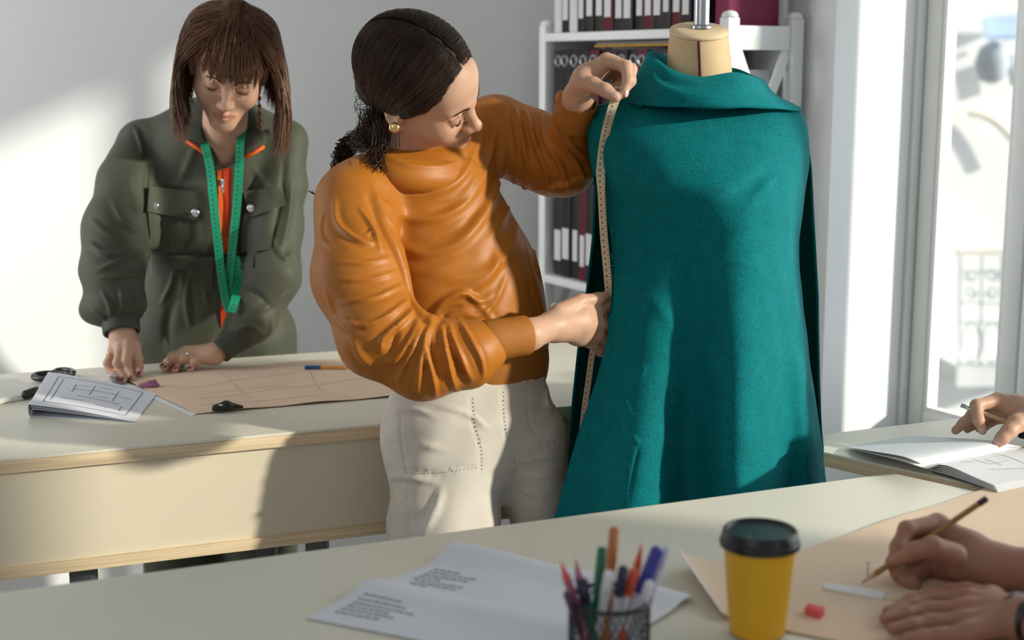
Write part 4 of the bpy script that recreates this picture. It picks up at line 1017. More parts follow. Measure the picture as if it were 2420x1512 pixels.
    # upper-arm and sleeve folds
    for P, w_, a in (([(790, 470), (800, 530), (850, 570), (890, 575)], 9, 6), ([(850, 490), (880, 540), (900, 590)], 7, 6), ([(866, 555), (880, 548), (900, 572)], 5, 5), ([(765, 500), (760, 560), (790, 588)], 8, 3),
        ([(800, 620), (860, 622), (930, 608)], 7, 3), ([(800, 660), (870, 660), (945, 640)], 7, 3.2), ([(805, 715), (880, 705), (962, 668)], 7, 4.5), ([(800, 745), (850, 770), (910, 750), (975, 700)], 8, 5.5), ([(770, 690), (800, 760), (850, 790)], 12, 3),
        ([(900, 830), (905, 800), (950, 760), (985, 725)], 9, 7), ([(905, 855), (935, 850), (970, 800), (995, 740)], 8, 7), ([(940, 900), (960, 860), (985, 800), (1000, 760)], 9, 8), ([(985, 925), (992, 870), (1003, 800), (1020, 765)], 9, 9), ([(1030, 935), (1022, 890), (1010, 840), (1012, 790)], 8, 9), ([(1080, 925), (1060, 870), (1048, 810), (1045, 770)], 9, 9),
        ([(1115, 900), (1090, 850), (1070, 800), (1060, 765)], 8, 8), ([(1145, 895), (1135, 850), (1110, 800), (1085, 755)], 8, 7), ([(870, 880), (900, 900), (940, 920)], 10, 4), ([(830, 800), (860, 850), (900, 875)], 14, 4)):
        f(P, w_ * .8, a * 1.9, 2.2)
    for P in ([(1010, 790), (1025, 840), (1040, 900)], [(975, 830), (955, 885)], [(1065, 790), (1085, 860), (1100, 910)], [(940, 780), (920, 840)]): st(P, 6, -.011, 2.15)
    # raised sleeve folds
    for P, w_, a in (([(1215, 250), (1235, 330), (1250, 420)], 8, 7), ([(1240, 262), (1262, 330), (1290, 400), (1300, 455)], 8, 8), ([(1275, 268), (1292, 330), (1325, 390), (1345, 450)], 8, 8), ([(1308, 275), (1325, 330), (1360, 380), (1385, 430)], 7, 8), ([(1260, 450), (1320, 440), (1390, 420)], 8, 7), ([(1335, 300), (1350, 340), (1380, 370)], 7, 6)):
        f(P, w_ * .85, a * 1.9, 2.5)
    V = sc.done(1)
    V += sc.N * (wav(V, 40, 2) * .0013 + wav(V, 110, 9) * .0004)[:, None]
    M_['satin'] = mat('mustard_satin', (0.42, 0.140, 0.012), 0.46, 0.34, 0.05, 40, 0.12, 900, sheen=.03)
    sw = obj('sweatshirt', V, Q, M_['satin'], root)
    M_['rib'] = mat('mustard_rib', (0.36, 0.13, 0.018), 0.62, 0.3, 0.08, 60, 0.25, 1200)
    def ringpart(name, pts, rs, k=.01, hm_=.003, m='rib', fl=None, grooves=()):
        s = Sdf(); chain2(s, pts, rs, k, fl); V, Q = s.mesh(hm_, 2); sc2 = Sculpt(V, Q)
        for g in grooves: sc2.stroke(*g)
        return obj(name, sc2.done(0), Q, M_[m], root)
    cuff_band(root, (1142, 808, 2.21), (1247, 791, 2.244), 52, 48, M_['rib'])
    cuff_band(root, (1349, 292, 2.475), (1373, 236, 2.444), 48, 43, M_['rib'])
    # collar: a soft funnel folded over on itself
    s = Sdf(); cc = at(985, 352, 2.445)
    for k in range(40):
        pass
    pr = []
    for a in np.linspace(0, 2 * math.pi, 33):
        x = 990 + 100 * math.cos(a); y = 382 + 19 * math.sin(a) + 5 * math.cos(a); Yv = 2.455 - .070 * math.sin(a) + .03 * math.cos(a)
        pr.append((x, y, Yv))
    for i in range(32): cap2(s, pr[i], pr[i + 1], 19, 19, .012)
    for i in range(32):
        a_ = (pr[i][0] * .985 + 15, pr[i][1] + 22, pr[i][2] - .0); b_ = (pr[i + 1][0] * .985 + 15, pr[i + 1][1] + 22, pr[i + 1][2])
        cap2(s, a_, b_, 24, 24, .02)
    V, Q = s.mesh(.0035, 2); sc = Sculpt(V, Q)
    for P, w_, a in (([(905, 365), (970, 390), (1050, 392), (1095, 372)], 8, 5), ([(930, 352), (1000, 372), (1085, 370)], 7, 4)): sc.fold(P, w_, a, 2.38)
    obj('collar', sc.done(1), Q, M_['satin'], root)
    # hem band
    s = Sdf(); cap2(s, (1128, 815, 2.47), (1140, 852, 2.468), 176, 170, .02, (nf, .82)); lo, hi = s.bounds()
    V, Q = s.mesh(.0045, 2)
    # trim the dome so that only a band is left
    def band(V, Q, c, ax, lo_, hi_):
        hgt = (V - c) @ ax; keep = ((hgt > lo_) & (hgt < hi_))[Q].all(1); Q = Q[keep]; u, inv = np.unique(Q, return_inverse=True); return V[u], inv.reshape(Q.shape)
    axh = np.array([.10, -.05, 1.0]); axh /= np.linalg.norm(axh)
    V, Q = band(V, Q, at(1140, 850, 2.468), axh, -.040, .055)
    hb_ = obj('hem_band', V, Q, M_['rib'], root); md_ = hb_.modifiers.new('thick', 'SOLIDIFY'); md_.thickness = .006
    # ---- trousers
    s = Sdf(); nf2 = yawn(22)
    cap2(s, (1118, 880, 2.445), (1128, 1000, 2.425), 180, 205, .05, (nf2, .60))
    A, B = at(1040, 1020, 2.41), at(1050, 1260, 2.36)
    s.cap(A, B, rp(138, 2.43), rp(122, 2.40), .045); s.cap(B, np.array([B[0] - .01, B[1] + .05, .10]), rp(126, 2.44), .075, .03)
    A, B = at(1238, 1040, 2.455), at(1290, 1270, 2.46)
    s.cap(A, B, rp(104, 2.47), rp(68, 2.51), .016); s.cap(B, np.array([B[0] - .01, B[1] + .03, .10]), rp(68, 2.51), .052, .03)
    V, Q = s.mesh(.005, 2); sc = Sculpt(V, Q); st = sc.stroke; f = sc.fold
    for P in ([(945, 960), (948, 1040), (960, 1130), (972, 1270)], [(1112, 935), (1118, 1000), (1132, 1060), (1135, 1120)], [(1185, 920), (1190, 1010), (1220, 1080), (1222, 1160)], [(1245, 880), (1252, 990), (1285, 1060)], [(1285, 1060), (1340, 1025)], [(1338, 915), (1280, 960), (1255, 985)]):
        st(P, 2.6, -.0034, 2.45, .2); 
    st([(950, 1112), (1040, 1112), (1130, 1100)], 2.2, -.003, 2.4, .2); st([(950, 1122), (1040, 1121), (1132, 1108)], 2.2, -.0025, 2.4, .2)
    for P, w_, a in (([(915, 975), (980, 968), (1030, 985)], 7, 4), ([(1040, 960), (1110, 980), (1150, 1010)], 7, 4), ([(905, 1130), (960, 1128), (1030, 1140)], 7, 5), ([(1230, 1090), (1290, 1080), (1340, 1078)], 7, 4), ([(1230, 1120), (1300, 1125), (1335, 1130)], 7, 4), ([(1225, 1150), (1290, 1180)], 7, 4), ([(1000, 1260), (1030, 1200), (1045, 1150)], 10, 5), ([(930, 1160), (950, 1220), (960, 1270)], 8, 3), ([(990, 1050), (1050, 1060)], 8, 2.5), ([(1300, 900), (1290, 950), (1320, 960)], 10, 5), ([(1320, 980), (1340, 1000)], 8, 4)):
        f(P, w_, a * 1.8, 2.42)
    V = sc.done(0); V += sc.N * (wav(V, 55, 21) * .0018 + wav(V, 140, 4) * .0007)[:, None]
    M_['denim'] = mat('cream_denim', (0.60, 0.55, 0.48), 0.8, 0.2, 0.06, 25, 0.3, 900, sheen=.03)
    tro = obj('trousers', V, Q, M_['denim'], root)
    M_['thread'] = mat('tan_thread', (0.56, 0.45, 0.32), 0.8)
    sp = Sculpt(V, Q)
    P = []
    for L in ([(950, 1117), (1040, 1116), (1130, 1104)], [(1118, 940), (1124, 1000), (1138, 1060), (1140, 1115)], [(1191, 925), (1196, 1010), (1226, 1080), (1228, 1160)], [(1251, 885), (1258, 990), (1290, 1056)], [(1290, 1054), (1338, 1020)]):
        pts = sp.line(L, 3)
        P = [[pts[i], (pts[i] + pts[i + 1]) / 2, pts[i + 1]] for i in range(0, len(pts) - 2, 3)]
        sV, sQ = strands([np.array(p) + np.array([0, -.0008, 0]) for p in P], .0010, 4); obj('stitching', sV, sQ, M_['thread'], tro)
    pass
    for A_ in (np.array([-.10, 2.56, 0]), np.array([.22, 2.78, 0])):
        pass
    for c, yw in ((np.array([-.125, 2.46, 0]), 10), (np.array([.045, 2.49, 0]), 25)):
        fd = yawn(yw); s = Sdf(); s.cap(c + Z3 * .05 - fd * .06, c + Z3 * .04 + fd * .10, .042, .036, .03); s.cap(c + Z3 * .05 - fd * .06, c + Z3 * .10 - fd * .05, .042, .042, .03)
        V, Q = s.mesh(.006, 2); V[:, 2] = np.maximum(V[:, 2], .0); obj('shoe', V, Q, M_['white'], root)
    # nails on the pinching hand
    hb2 = BVHTree.FromPolygons([Vector(v) for v in parts[2][0]], parts[2][1].tolist())
    for a, b, upv, w_ in (((1431, 213, 2.352), (1455, 230, 2.342), (.10, -.95, .30), .0125), ((1484, 190, 2.352), (1474, 222, 2.344), (.75, -.62, .1), .0100)):
        tip_nail(root, hb2, J(a), J(b), upv, M_['nailpink'], w_)
    def nl(a, b, upv, m, w_=.010): 
        pass
    return root, R, t
person_M = build_M()
# ------------------------------------------------------------------ helpers that lay thin pieces on a sculpted surface
def patch(sc, corners, off=.002, th=.002, nu=14, nv=10, back=None, bend=None):
    """thin plate following the surface below a four-cornered picture region (tl, tr, br, bl)"""
    tl, tr, br, bl = [np.array(c, float) for c in corners]; T = []; prev = None
    for i in range(nv):
        v = i / (nv - 1)
        for j in range(nu):
            u_ = j / (nu - 1); p = (tl * (1 - u_) + tr * u_) * (1 - v) + (bl * (1 - u_) + br * u_) * v
            if bend is not None: p = p + np.array(bend(u_, v))
            x = sc.on(*p)
            if x is None: x = at(p[0], p[1], prev[1] if prev is not None else back)
            prev = x; T.append(x)
    T = np.array(T).reshape(nv, nu, 3)
    for _ in range(3):
        T[1:-1] = .5 * T[1:-1] + .25 * (T[2:] + T[:-2]); T[:, 1:-1] = .5 * T[:, 1:-1] + .25 * (T[:, 2:] + T[:, :-2])
    T = T.reshape(-1, 3); d = np.array([ray(CX, CY)] * len(T)); d = T - CAM; d /= np.linalg.norm(d, axis=1)[:, None]
    A, B = T - d * (off + th), T - d * off + d * .001; N_ = nu * nv; Fq = []
    for i in range(nv - 1):
        for j in range(nu - 1):
            a = i * nu + j; Fq.append((a, a + nu, a + nu + 1, a + 1)); Fq.append((N_ + a, N_ + a + 1, N_ + a + nu + 1, N_ + a + nu))
    bd = list(range(nu)) + [i * nu + nu - 1 for i in range(1, nv)] + [(nv - 1) * nu + j for j in range(nu - 2, -1, -1)] + [i * nu for i in range(nv - 2, 0, -1)]
    for i in range(len(bd)): a, b = bd[i], bd[(i + 1) % len(bd)]; Fq.append((a, b, N_ + b, N_ + a))
    return np.concatenate([A, B]), Fq
def ribbon(pts, width, side, th=.0006, n=60, twist=None):
    """flat tape along a 3-D curve; side: width direction per point or one vector; returns V, F, UV (u along in metres, v across)"""
    C = smooth_poly(pts, n); T = np.gradient(C, axis=0); T /= np.linalg.norm(T, axis=1)[:, None]
    S = np.asarray(side, float); S = np.repeat(S[None], n, 0) if S.ndim == 1 else smooth_poly(S, n)
    S = S - T * (S * T).sum(1)[:, None]; S /= np.linalg.norm(S, axis=1)[:, None] + 1e-9; Nn = np.cross(T, S)
    L_ = np.concatenate([[0], np.cumsum(np.linalg.norm(np.diff(C, axis=0), axis=1))])
    V = []; UV = []
    for sg in (1, -1):
        for e in (-.5, .5): V.append(C + S * width * e + Nn * th * sg); UV.append(np.stack([L_, np.full(n, e + .5)], 1))
    V = np.stack(V, 1).reshape(-1, 3); UV = np.stack(UV, 1).reshape(-1, 2); Fq = []
    for i in range(n - 1):
        a = i * 4; b = a + 4
        Fq += [(a, a + 1, b + 1, b), (a + 2, b + 2, b + 3, a + 3), (a, b, b + 2, a + 2), (a + 1, a + 3, b + 3, b + 1)]
    Fq += [(0, 2, 3, 1), ((n - 1) * 4, (n - 1) * 4 + 1, (n - 1) * 4 + 3, (n - 1) * 4 + 2)]
    return V, Fq, UV
def tapemat(name, base, ink):
    """cloth tape: centimetre and half-centimetre strokes on one edge and a row of figures in the middle"""
    m = bpy.data.materials.new(name); m.use_nodes = True; n = m.node_tree; b = n.nodes['Principled BSDF']; b.inputs['Roughness'].default_value = .5
    uv = n.nodes.new('ShaderNodeUVMap'); sp = n.nodes.new('ShaderNodeSeparateXYZ'); n.links.new(uv.outputs[0], sp.inputs[0])
    def mth(op, a, b_=None, c=None):
        q_ = n.nodes.new('ShaderNodeMath'); q_.operation = op
        for i, x in enumerate((a, b_, c)):
            if x is None: continue
            if isinstance(x, (int, float)): q_.inputs[i].default_value = x
            else: n.links.new(x, q_.inputs[i])
        return q_.outputs[0]
    u_, v_ = sp.outputs[0], sp.outputs[1]
    def tick(period, wd_, v0): return mth('MULTIPLY', mth('LESS_THAN', mth('FRACT', mth('DIVIDE', u_, period)), wd_), mth('GREATER_THAN', v_, v0))
    t = mth('MAXIMUM', tick(.005, .16, .80), tick(.01, .10, .66))
    fg = mth('MULTIPLY', mth('LESS_THAN', mth('ABSOLUTE', mth('SUBTRACT', mth('FRACT', mth('DIVIDE', u_, .01)), .5)), .22), mth('LESS_THAN', mth('ABSOLUTE', mth('SUBTRACT', v_, .42)), .15))
    nz = n.nodes.new('ShaderNodeTexNoise'); nz.inputs['Scale'].default_value = 900; n.links.new(uv.outputs[0], nz.inputs[0])
    fg = mth('MULTIPLY', fg, mth('GREATER_THAN', nz.outputs[0], .46))
    mx = n.nodes.new('ShaderNodeMix'); mx.data_type = 'RGBA'; mx.inputs[6].default_value = (*base, 1); mx.inputs[7].default_value = (*ink, 1)
    n.links.new(mth('MAXIMUM', t, fg), mx.inputs[0]); n.links.new(mx.outputs[2], b.inputs['Base Color']); return m
# ------------------------------------------------------------------ the woman in olive, leaning on the back table
def build_G():
    R = eul(6.7, 33.3, 10.4); t = np.array([-.5828, 2.981, 1.482])
    root = thing('person', 'woman in an olive jumpsuit with a brown bob leaning on the back table', 'person', at(500, 860, 3.24) * np.array([1, 1, 0]))
    HV, HQ, HC, HL = head_mesh(R, t, at(528, 375, 3.10), (.045, .050))
    tz = lambda px, py, dz=.0: (px, py, onz(px, py, TZ + .010 + dz)[1])
    def h3(s):
        hand_sdf(s, None, [((286, 735, 2.93), (289, 785, 2.905), 25, 24), ((289, 785, 2.905), (318, 818, 2.885), 20, 12), ((289, 785, 2.905), (303, 815, 2.88), 21, 13), ((287, 785, 2.905), (284, 820, 2.88), 20, 12), ((285, 785, 2.905), (268, 826, 2.885), 18, 11)],
            [([(320, 816, 2.885), (327, 848, 2.872), (329, 868, 2.868), tz(330, 884)], [10.5, 9, 8, 6.4]),
             ([(304, 813, 2.878), (299, 854, 2.858), (305, 878, 2.852), tz(312, 894)], [11, 9.6, 8.4, 6.6]),
             ([(285, 819, 2.878), (277, 858, 2.856), (284, 882, 2.85), tz(293, 897)], [10.5, 9.2, 8.2, 6.4]),
             ([(268, 826, 2.885), (254, 858, 2.866), (264, 880, 2.86), tz(276, 894)], [9.6, 8, 7.2, 5.8]),
             ([(312, 796, 2.915), (322, 832, 2.915), (318, 860, 2.90), (312, 880, 2.885)], [13, 10, 9, 7.5])])
    def h4(s):
        hand_sdf(s, None, [((560, 806, 2.95), (505, 838, 2.915), 22, 21), ((505, 838, 2.915), (474, 848, 2.905), 17, 11), ((505, 836, 2.915), (462, 837, 2.912), 18, 12), ((503, 834, 2.92), (450, 831, 2.922), 17, 12), ((503, 834, 2.925), (440, 830, 2.936), 15, 11)],
            [([(474, 848, 2.905), (460, 856, 2.895), tz(455, 866), tz(450, 873)], [10, 8.4, 7.6, 6]), ([(462, 837, 2.912), (436, 848, 2.90), tz(424, 864), tz(414, 874)], [11, 9.2, 8, 6.2]),
             ([(450, 831, 2.922), (414, 846, 2.91), tz(401, 862), tz(390, 871)], [11, 9.4, 8.2, 6.4]), ([(440, 829, 2.936), (407, 842, 2.925), tz(395, 857), tz(384, 866)], [10.5, 9, 8, 6.2]),
             ([(490, 832, 2.935), (462, 838, 2.945), (440, 848, 2.94)], [13, 10, 8])])
    b = Sdf(); nf = yawn(6)
    chain2(b, [(528, 370, 3.10), (520, 430, 3.12)], [52, 120], .05, (nf, .6))
    chain2(b, [(510, 370, 3.14), (508, 520, 3.15), (505, 605, 3.19), (500, 760, 3.24)], [120, 130, 100, 125], .05, (nf, .6))
    chain2(b, [(400, 350, 3.12), (330, 350, 3.10), (278, 540, 3.0), (265, 640, 2.95), (288, 740, 2.93)], [34, 30, 36, 36, 29]); chain2(b, [(620, 350, 3.13), (680, 350, 3.12), (650, 550, 3.06), (640, 660, 3.0), (560, 808, 3.0)], [34, 28, 34, 34, 26])
    for sx in (-.10, .09):
        a = at(500, 780, 3.24); a = a + np.array([sx, 0, 0]); k_ = np.array([a[0] * 1.0, a[1] + .02, .48]); an = np.array([a[0], a[1] + .05, .09])
        b.cap(a, k_, .07, .055, .03); b.cap(k_, an, .055, .038, .03); b.cap(an, an + np.array([0, -.13, -.05]), .032, .026, .02)
    bV, bQ = b.mesh(.010, 1)
    V, Q, C = join([(HV, HQ, HC), hand_part(h3), hand_part(h4), (bV, bQ)])
    body = obj('body', V, Q, M_['skin'], root, True, col=C); bsc = Sculpt(V, Q)
    hb = BVHTree.FromPolygons([Vector(v) for v in HV], HQ.tolist())
    bm_ = mat('eyebrow_auburn', (.07, .03, .015), .6, .2)
    brow(root, R, t, hb, (-1, 1), bm_, seed=5); lashes(root, R, t, hb, (-1, 1), mat('lash_dark', (.01, .007, .006), .5))
    # ---- hair: chin-length bob with a fringe
    hm = hairmat('auburn_hair', (.040, .017, .009), (.27, .125, .062), .38)
    s = Sdf(); hc = np.array([0, .020, .036]); hr = np.array([.083, .100, .084])
    s.ell(hc, hr, k=.01); s.ell((0, -.115, -.040), (.090, .088, .100), k=.008, op='-'); s.ell((0, .0, -.115), (.14, .12, .07), k=.02, op='-')
    V, Q = s.mesh(.0026, 2); cv = np.full(len(V), .12); al = [((R @ V.T).T + t, Q, np.stack([cv, cv, cv, np.ones(len(V))], 1))]
    rng = np.random.RandomState(11); m = 22; P = []
    dn = R.T @ np.array([0, 0, -1.0])
    for i in range(3600):
        sg = -1 if rng.rand() < .5 else 1; a = math.radians(rng.uniform(58, 165)); d0 = np.array([.08 + sg * rng.uniform(.0, .10), -math.cos(a), math.sin(a)])
        v = rng.rand() ** .8; back = np.clip((a - 1.2) / 1.6, 0, 1)
        ysd = -.083 + .20 * np.clip(.75 * back + .35 * rng.rand(), 0, 1)
        wv = rng.uniform(.0, .012); sd = np.array([sg * (.094 + wv - max(0, ysd - .04) * .45), ysd + .02, .012 + .02 * rng.randn() * .4])
        d0 /= np.linalg.norm(d0); p0 = hc + d0 * (ell_r(hc, hr, d0) + .001 + .004 * rng.rand())
        md = d0 * .6 + (sd - hc) / np.linalg.norm(sd - hc) * .75; md /= np.linalg.norm(md); p1 = hc + md * (ell_r(hc, hr, md) + .004 + wv)
        ln = rng.uniform(.125, .162) - (.02 if ysd > .04 else 0)
        out = np.array([sg * rng.uniform(-.006, .016), rng.uniform(-.012, .012), 0])
        p2 = sd; p3 = sd + dn * ln * .5 + out * .6 + np.array([sg * .006, 0, 0]); p4 = sd + dn * ln + out + np.array([-sg * rng.uniform(-.004, .012), 0, 0])
        P.append(smooth_poly([p0, p1, p2, p3, p4], m))
    P = np.array(P) @ R.T + t
    V, Q = strands(P, .00095); nv = len(V) // len(P); cc = np.repeat(np.clip(rng.normal(.42, .22, len(P)), 0, 1), nv); al.append((V, Q, np.stack([cc, cc, cc, np.ones(len(cc))], 1)))
    # fringe in separate wisps
    P = []; cl = [(-.062, .016, 46), (-.050, .010, 70), (-.036, .003, 80), (-.022, .007, 70), (-.010, -.002, 60), (.004, .006, 70), (.017, .002, 60), (.028, -.004, 50), (.040, .004, 46), (.052, -.010, 40), (.062, .006, 36)]
    for cx_, ze, cnt in cl:
        for i in range(int(cnt * .46)):
            a = math.radians(rng.uniform(60, 128)); st_ = np.array([.08 + cx_ * 3.4 + rng.randn() * .12, -math.cos(a), math.sin(a)]); st_ /= np.linalg.norm(st_)
            sp_ = rng.randn() * .0036; x1 = cx_ + sp_; zz = ze + .009 + abs(rng.randn()) * .014
            p0 = hc + st_ * (ell_r(hc, hr, st_) + .003 * rng.rand() + .001 + (.010 if a < 1.35 else .002)); p1 = np.array([x1 * 1.05, -.085 - .012 * (1 - (x1 / .07) ** 2) - .003, .088 + .01 * rng.rand()])
            d1_ = p1 - hc; d1_ /= np.linalg.norm(d1_); p1 = hc + d1_ * (ell_r(hc, hr, d1_) + .013 + .003 * rng.rand())
            yy = -.0985 * math.sqrt(max(.05, 1 - (x1 / .095) ** 2)); p2 = np.array([x1 + sp_ * .2, yy - .004 - .004 * rng.rand(), .05]); p3 = np.array([cx_ + sp_ * .25 + rng.randn() * .001, yy - .004 * rng.rand() - .001, zz + .004])
            P.append(smooth_poly([p0, p1, p2, p3], m))
    P = np.array(P) @ R.T + t; V, Q = strands(P, .0009); cc = np.repeat(np.clip(rng.normal(.5, .2, len(P)), 0, 1), len(V) // len(P)); al.append((V, Q, np.stack([cc, cc, cc, np.ones(len(cc))], 1)))
    V, Q, C = join(al); obj('hair', V, Q, hm, root, True, col=C)
    # dangling earring by the neck
    ear = mat('brick_bead', (.22, .03, .012), .4); mb = MB()
    e0 = at(612, 215, 2.97)
    mb.tube([e0, at(613, 305, 2.97)], .0016, 6); er = mb.build('earring', ear, root, True)
    for yy in (232, 250, 268, 286, 302):
        V, Fq = lathe([(.0005, .005), (.0035, .003), (.004, 0), (.0035, -.003), (.0005, -.005)], at(613, yy, 2.97), 10); obj('bead', V, Fq, ear, er)
    # ---- jumpsuit
    s = Sdf()
    cap2(s, (345, 332, 3.115), (520, 318, 3.13), 46, 52, .04); cap2(s, (520, 318, 3.13), (676, 330, 3.125), 52, 44, .04)
    chain2(s, [(515, 395, 3.13), (512, 520, 3.14), (506, 560, 3.15)], [166, 164, 158], .05, (nf, .62)); cap2(s, (506, 560, 3.15), (503, 612, 3.18), 158, 138, .02, (nf, .60))
    chain2(s, [(503, 612, 3.18), (500, 700, 3.21), (498, 860, 3.235), (498, 1010, 3.25)], [138, 156, 164, 150], .03, (nf, .66))
    chain2(s, [(326, 340, 3.105), (300, 430, 3.06), (276, 545, 3.0), (266, 640, 2.96)], [46, 66, 77, 73], .025); cap2(s, (266, 640, 2.96), (272, 712, 2.935), 72, 66, .02); cap2(s, (222, 728, 2.94), (300, 716, 2.93), 34, 40, .03)
    chain2(s, [(682, 338, 3.12), (668, 440, 3.09), (652, 545, 3.06), (645, 650, 3.01)], [42, 52, 60, 62], .025); chain2(s, [(645, 650, 3.01), (600, 755, 2.98), (558, 800, 2.952)], [64, 54, 36], .025)
    s.cap(at(540, 290, 3.03), at(531, 395, 3.055), rp(52, 3.03), rp(10, 3.05), .008, '-')
    for sx in (-.10, .09):
        a = at(500, 800, 3.24) + np.array([sx, 0, 0]); s.cap(a, np.array([a[0], a[1] + .04, .12]), .105, .085, .04)
    V, Q = s.mesh(.0045, 2); sc = Sculpt(V, Q); st, f = sc.stroke, sc.fold
    for P, w_, a in (([(352, 340), (350, 450), (347, 560), (352, 640)], 9, -9), ([(672, 360), (664, 460), (640, 560), (600, 600)], 7, -7), ([(360, 604), (430, 600), (505, 606), (600, 600)], 6, -6), ([(535, 420), (528, 520), (530, 620), (530, 800)], 3, -4), ([(560, 680), (600, 690), (645, 730)], 5, -5), ([(300, 290), (330, 300), (344, 340)], 5, -4), ([(420, 690), (395, 760), (400, 840)], 12, -6), ([(540, 760), (500, 820)], 9, -6)):
        st(P, w_, a * 1.5 / 1000, 3.0)
    for P, w_, a in (([(318, 296), (330, 330), (340, 370)], 5, 5), ([(330, 296), (345, 330)], 4, 4), ([(215, 520), (260, 555), (320, 575)], 8, 5), ([(205, 570), (255, 600), (330, 585)], 8, 6), ([(225, 640), (290, 612), (345, 590)], 8, 6), ([(235, 655), (300, 650), (345, 640)], 7, 5), ([(265, 470), (290, 520), (325, 545)], 9, 5), ([(300, 420), (315, 480), (340, 520)], 9, 4), ([(240, 690), (258, 720), (262, 750)], 6, 6), ([(285, 680), (290, 715), (285, 745)], 6, 7), ([(315, 690), (320, 720), (306, 748)], 6, 7), ([(345, 700), (340, 730), (318, 755)], 6, 6), ([(210, 725), (235, 745), (255, 760)], 6, 5), ([(400, 640), (430, 650), (425, 700)], 8, 6), ([(420, 620), (400, 680), (380, 720)], 7, 6), ([(450, 640), (440, 700), (450, 780)], 9, 5), ([(480, 640), (490, 720)], 7, 4), ([(690, 430), (680, 520), (660, 600)], 9, 5), ([(640, 560), (670, 610), (690, 600)], 7, 5), ([(600, 740), (640, 720), (680, 690)], 8, 5), ([(560, 780), (590, 770), (620, 790)], 6, 5), ([(570, 800), (600, 800)], 5, 4), ([(470, 330), (440, 400), (420, 440)], 12, 3), ([(380, 430), (440, 440), (490, 430)], 12, 2), ([(600, 400), (630, 440), (655, 450)], 10, 3), ([(620, 800), (640, 780), (645, 740)], 7, 4)):
        f(P, w_ * .8, a * 2.4, 3.0)
    V = sc.done(1); V += sc.N * (wav(V, 60, 41) * .0014 + wav(V, 150, 42) * .0006)[:, None]
    M_['olive'] = mat('olive_cotton', (0.064, 0.067, 0.045), 0.62, 0.3, 0.06, 20, 0.15, 900, sheen=.12)
    M_['olive2'] = mat('olive_cotton_dense', (0.055, 0.059, 0.041), 0.62, 0.3, 0.06, 20, 0.15, 900, sheen=.12)
    js = obj('jumpsuit', V, Q, M_['olive'], root); sc = Sculpt(V, Q)
    def part(name, vf, m, par=js, **k): return obj(name, vf[0], vf[1], m, par, True, 50, **k)
    cuff_band(root, (282, 738, 2.928), (288, 788, 2.905), 46, 44, M_['olive2'])
    cuff_band(root, (574, 790, 2.957), (519, 833, 2.917), 38, 29, M_['olive2'])
    M_['orange'] = mat('orange_cloth', (0.72, 0.115, 0.015), 0.6, 0.3); M_['redor'] = mat('red_orange_cloth', (0.50, 0.040, 0.010), 0.6, 0.3)
    for cn, ed in ((((408, 296), (470, 300), (497, 372), (440, 330)), ((440, 333), (470, 352), (496, 375))), (((580, 318), (652, 300), (626, 344), (579, 370)), ((579, 372), (602, 360), (624, 346)))):
        vf = patch(sc, cn, .010, .004, 12, 12, 3.04); cl_ = part('collar', vf, M_['olive'])
        mb = MB(); mb.tube([sc_p for sc_p in [np.array(at(x, y, (sc.on(x, y)[1] if sc.on(x, y) is not None else 3.05) - .016)) for x, y in ed]], .0042, 8); mb.build('collar_edging', M_['orange'], cl_, True)
    part('orange_facing', patch(sc, ((513, 402), (546, 398), (545, 600), (522, 600)), .003, .002, 8, 30, 3.05), M_['orange'], label='orange front facing')
    part('facing', patch(sc, ((528, 398), (548, 396), (546, 560), (533, 560)), .006, .002, 6, 24, 3.05), M_['redor'], label='red-orange strip')
    part('facing', patch(sc, ((521, 660), (546, 660), (540, 730), (522, 775)), .003, .002, 6, 14, 3.1), M_['redor'], label='red-orange strip')
    mb = MB(); z0 = sc.on(529, 428); z0 = z0 - np.array([0, .012, 0])
    mb.box(z0 + np.array([-.005, -.003, -.006]), (.010, 0, 0), (0, .005, 0), (0, 0, .012)); zp = mb.build('zip_slider', M_['silver'], js, bevel=.001)
    mb = MB(); mb.box(z0 + np.array([-.003, -.004, -.024]), (.006, 0, 0), (0, .002, 0), (0, 0, .018)); mb.build('zip_tab', M_['silver'], zp, bevel=.0006)
    part('pocket', patch(sc, ((350, 500), (478, 505), (492, 600), (358, 596)), .003, .003, 14, 12, 3.05), M_['olive'])
    part('pocket_flap', patch(sc, ((353, 440), (492, 455), (478, 523), (348, 500)), .010, .003, 14, 10, 3.05), M_['olive'])
    part('pocket_pleat', patch(sc, ((398, 520), (432, 522), (438, 596), (402, 594)), .008, .003, 6, 10, 3.05), M_['olive'])
    part('pocket', patch(sc, ((575, 505), (655, 495), (640, 590), (568, 596)), .003, .003, 12, 12, 3.05), M_['olive'])
    part('pocket_flap', patch(sc, ((574, 452), (668, 440), (676, 484), (592, 514)), .010, .003, 12, 10, 3.05), M_['olive'])
    part('belt_loop', patch(sc, ((476, 606), (505, 608), (502, 690), (472, 684)), .004, .003, 6, 10, 3.1), M_['olive'])
    bl = part('belt', patch(sc, ((362, 612), (600, 606), (598, 632), (366, 640)), .002, .003, 24, 5, 3.12), M_['olive2'])
    for x, y in ((371, 485), (466, 501), (597, 490)):
        p = sc.on(x, y) - np.array([0, .020, 0])
        Vb = []; Fb = []
        for i, (r, dpt) in enumerate(((.0095, .002), (.0095, -.001), (.0075, -.003), (.003, -.0038))):
            for j in range(20): a = 2 * math.pi * j / 20; Vb.append(p + np.array([r * math.cos(a), dpt, r * math.sin(a)]))
        Fb = [(i * 20 + j, i * 20 + (j + 1) % 20, (i + 1) * 20 + (j + 1) % 20, (i + 1) * 20 + j) for i in range(3) for j in range(20)] + [tuple(60 + j for j in range(20)), tuple(range(20))[::-1]]
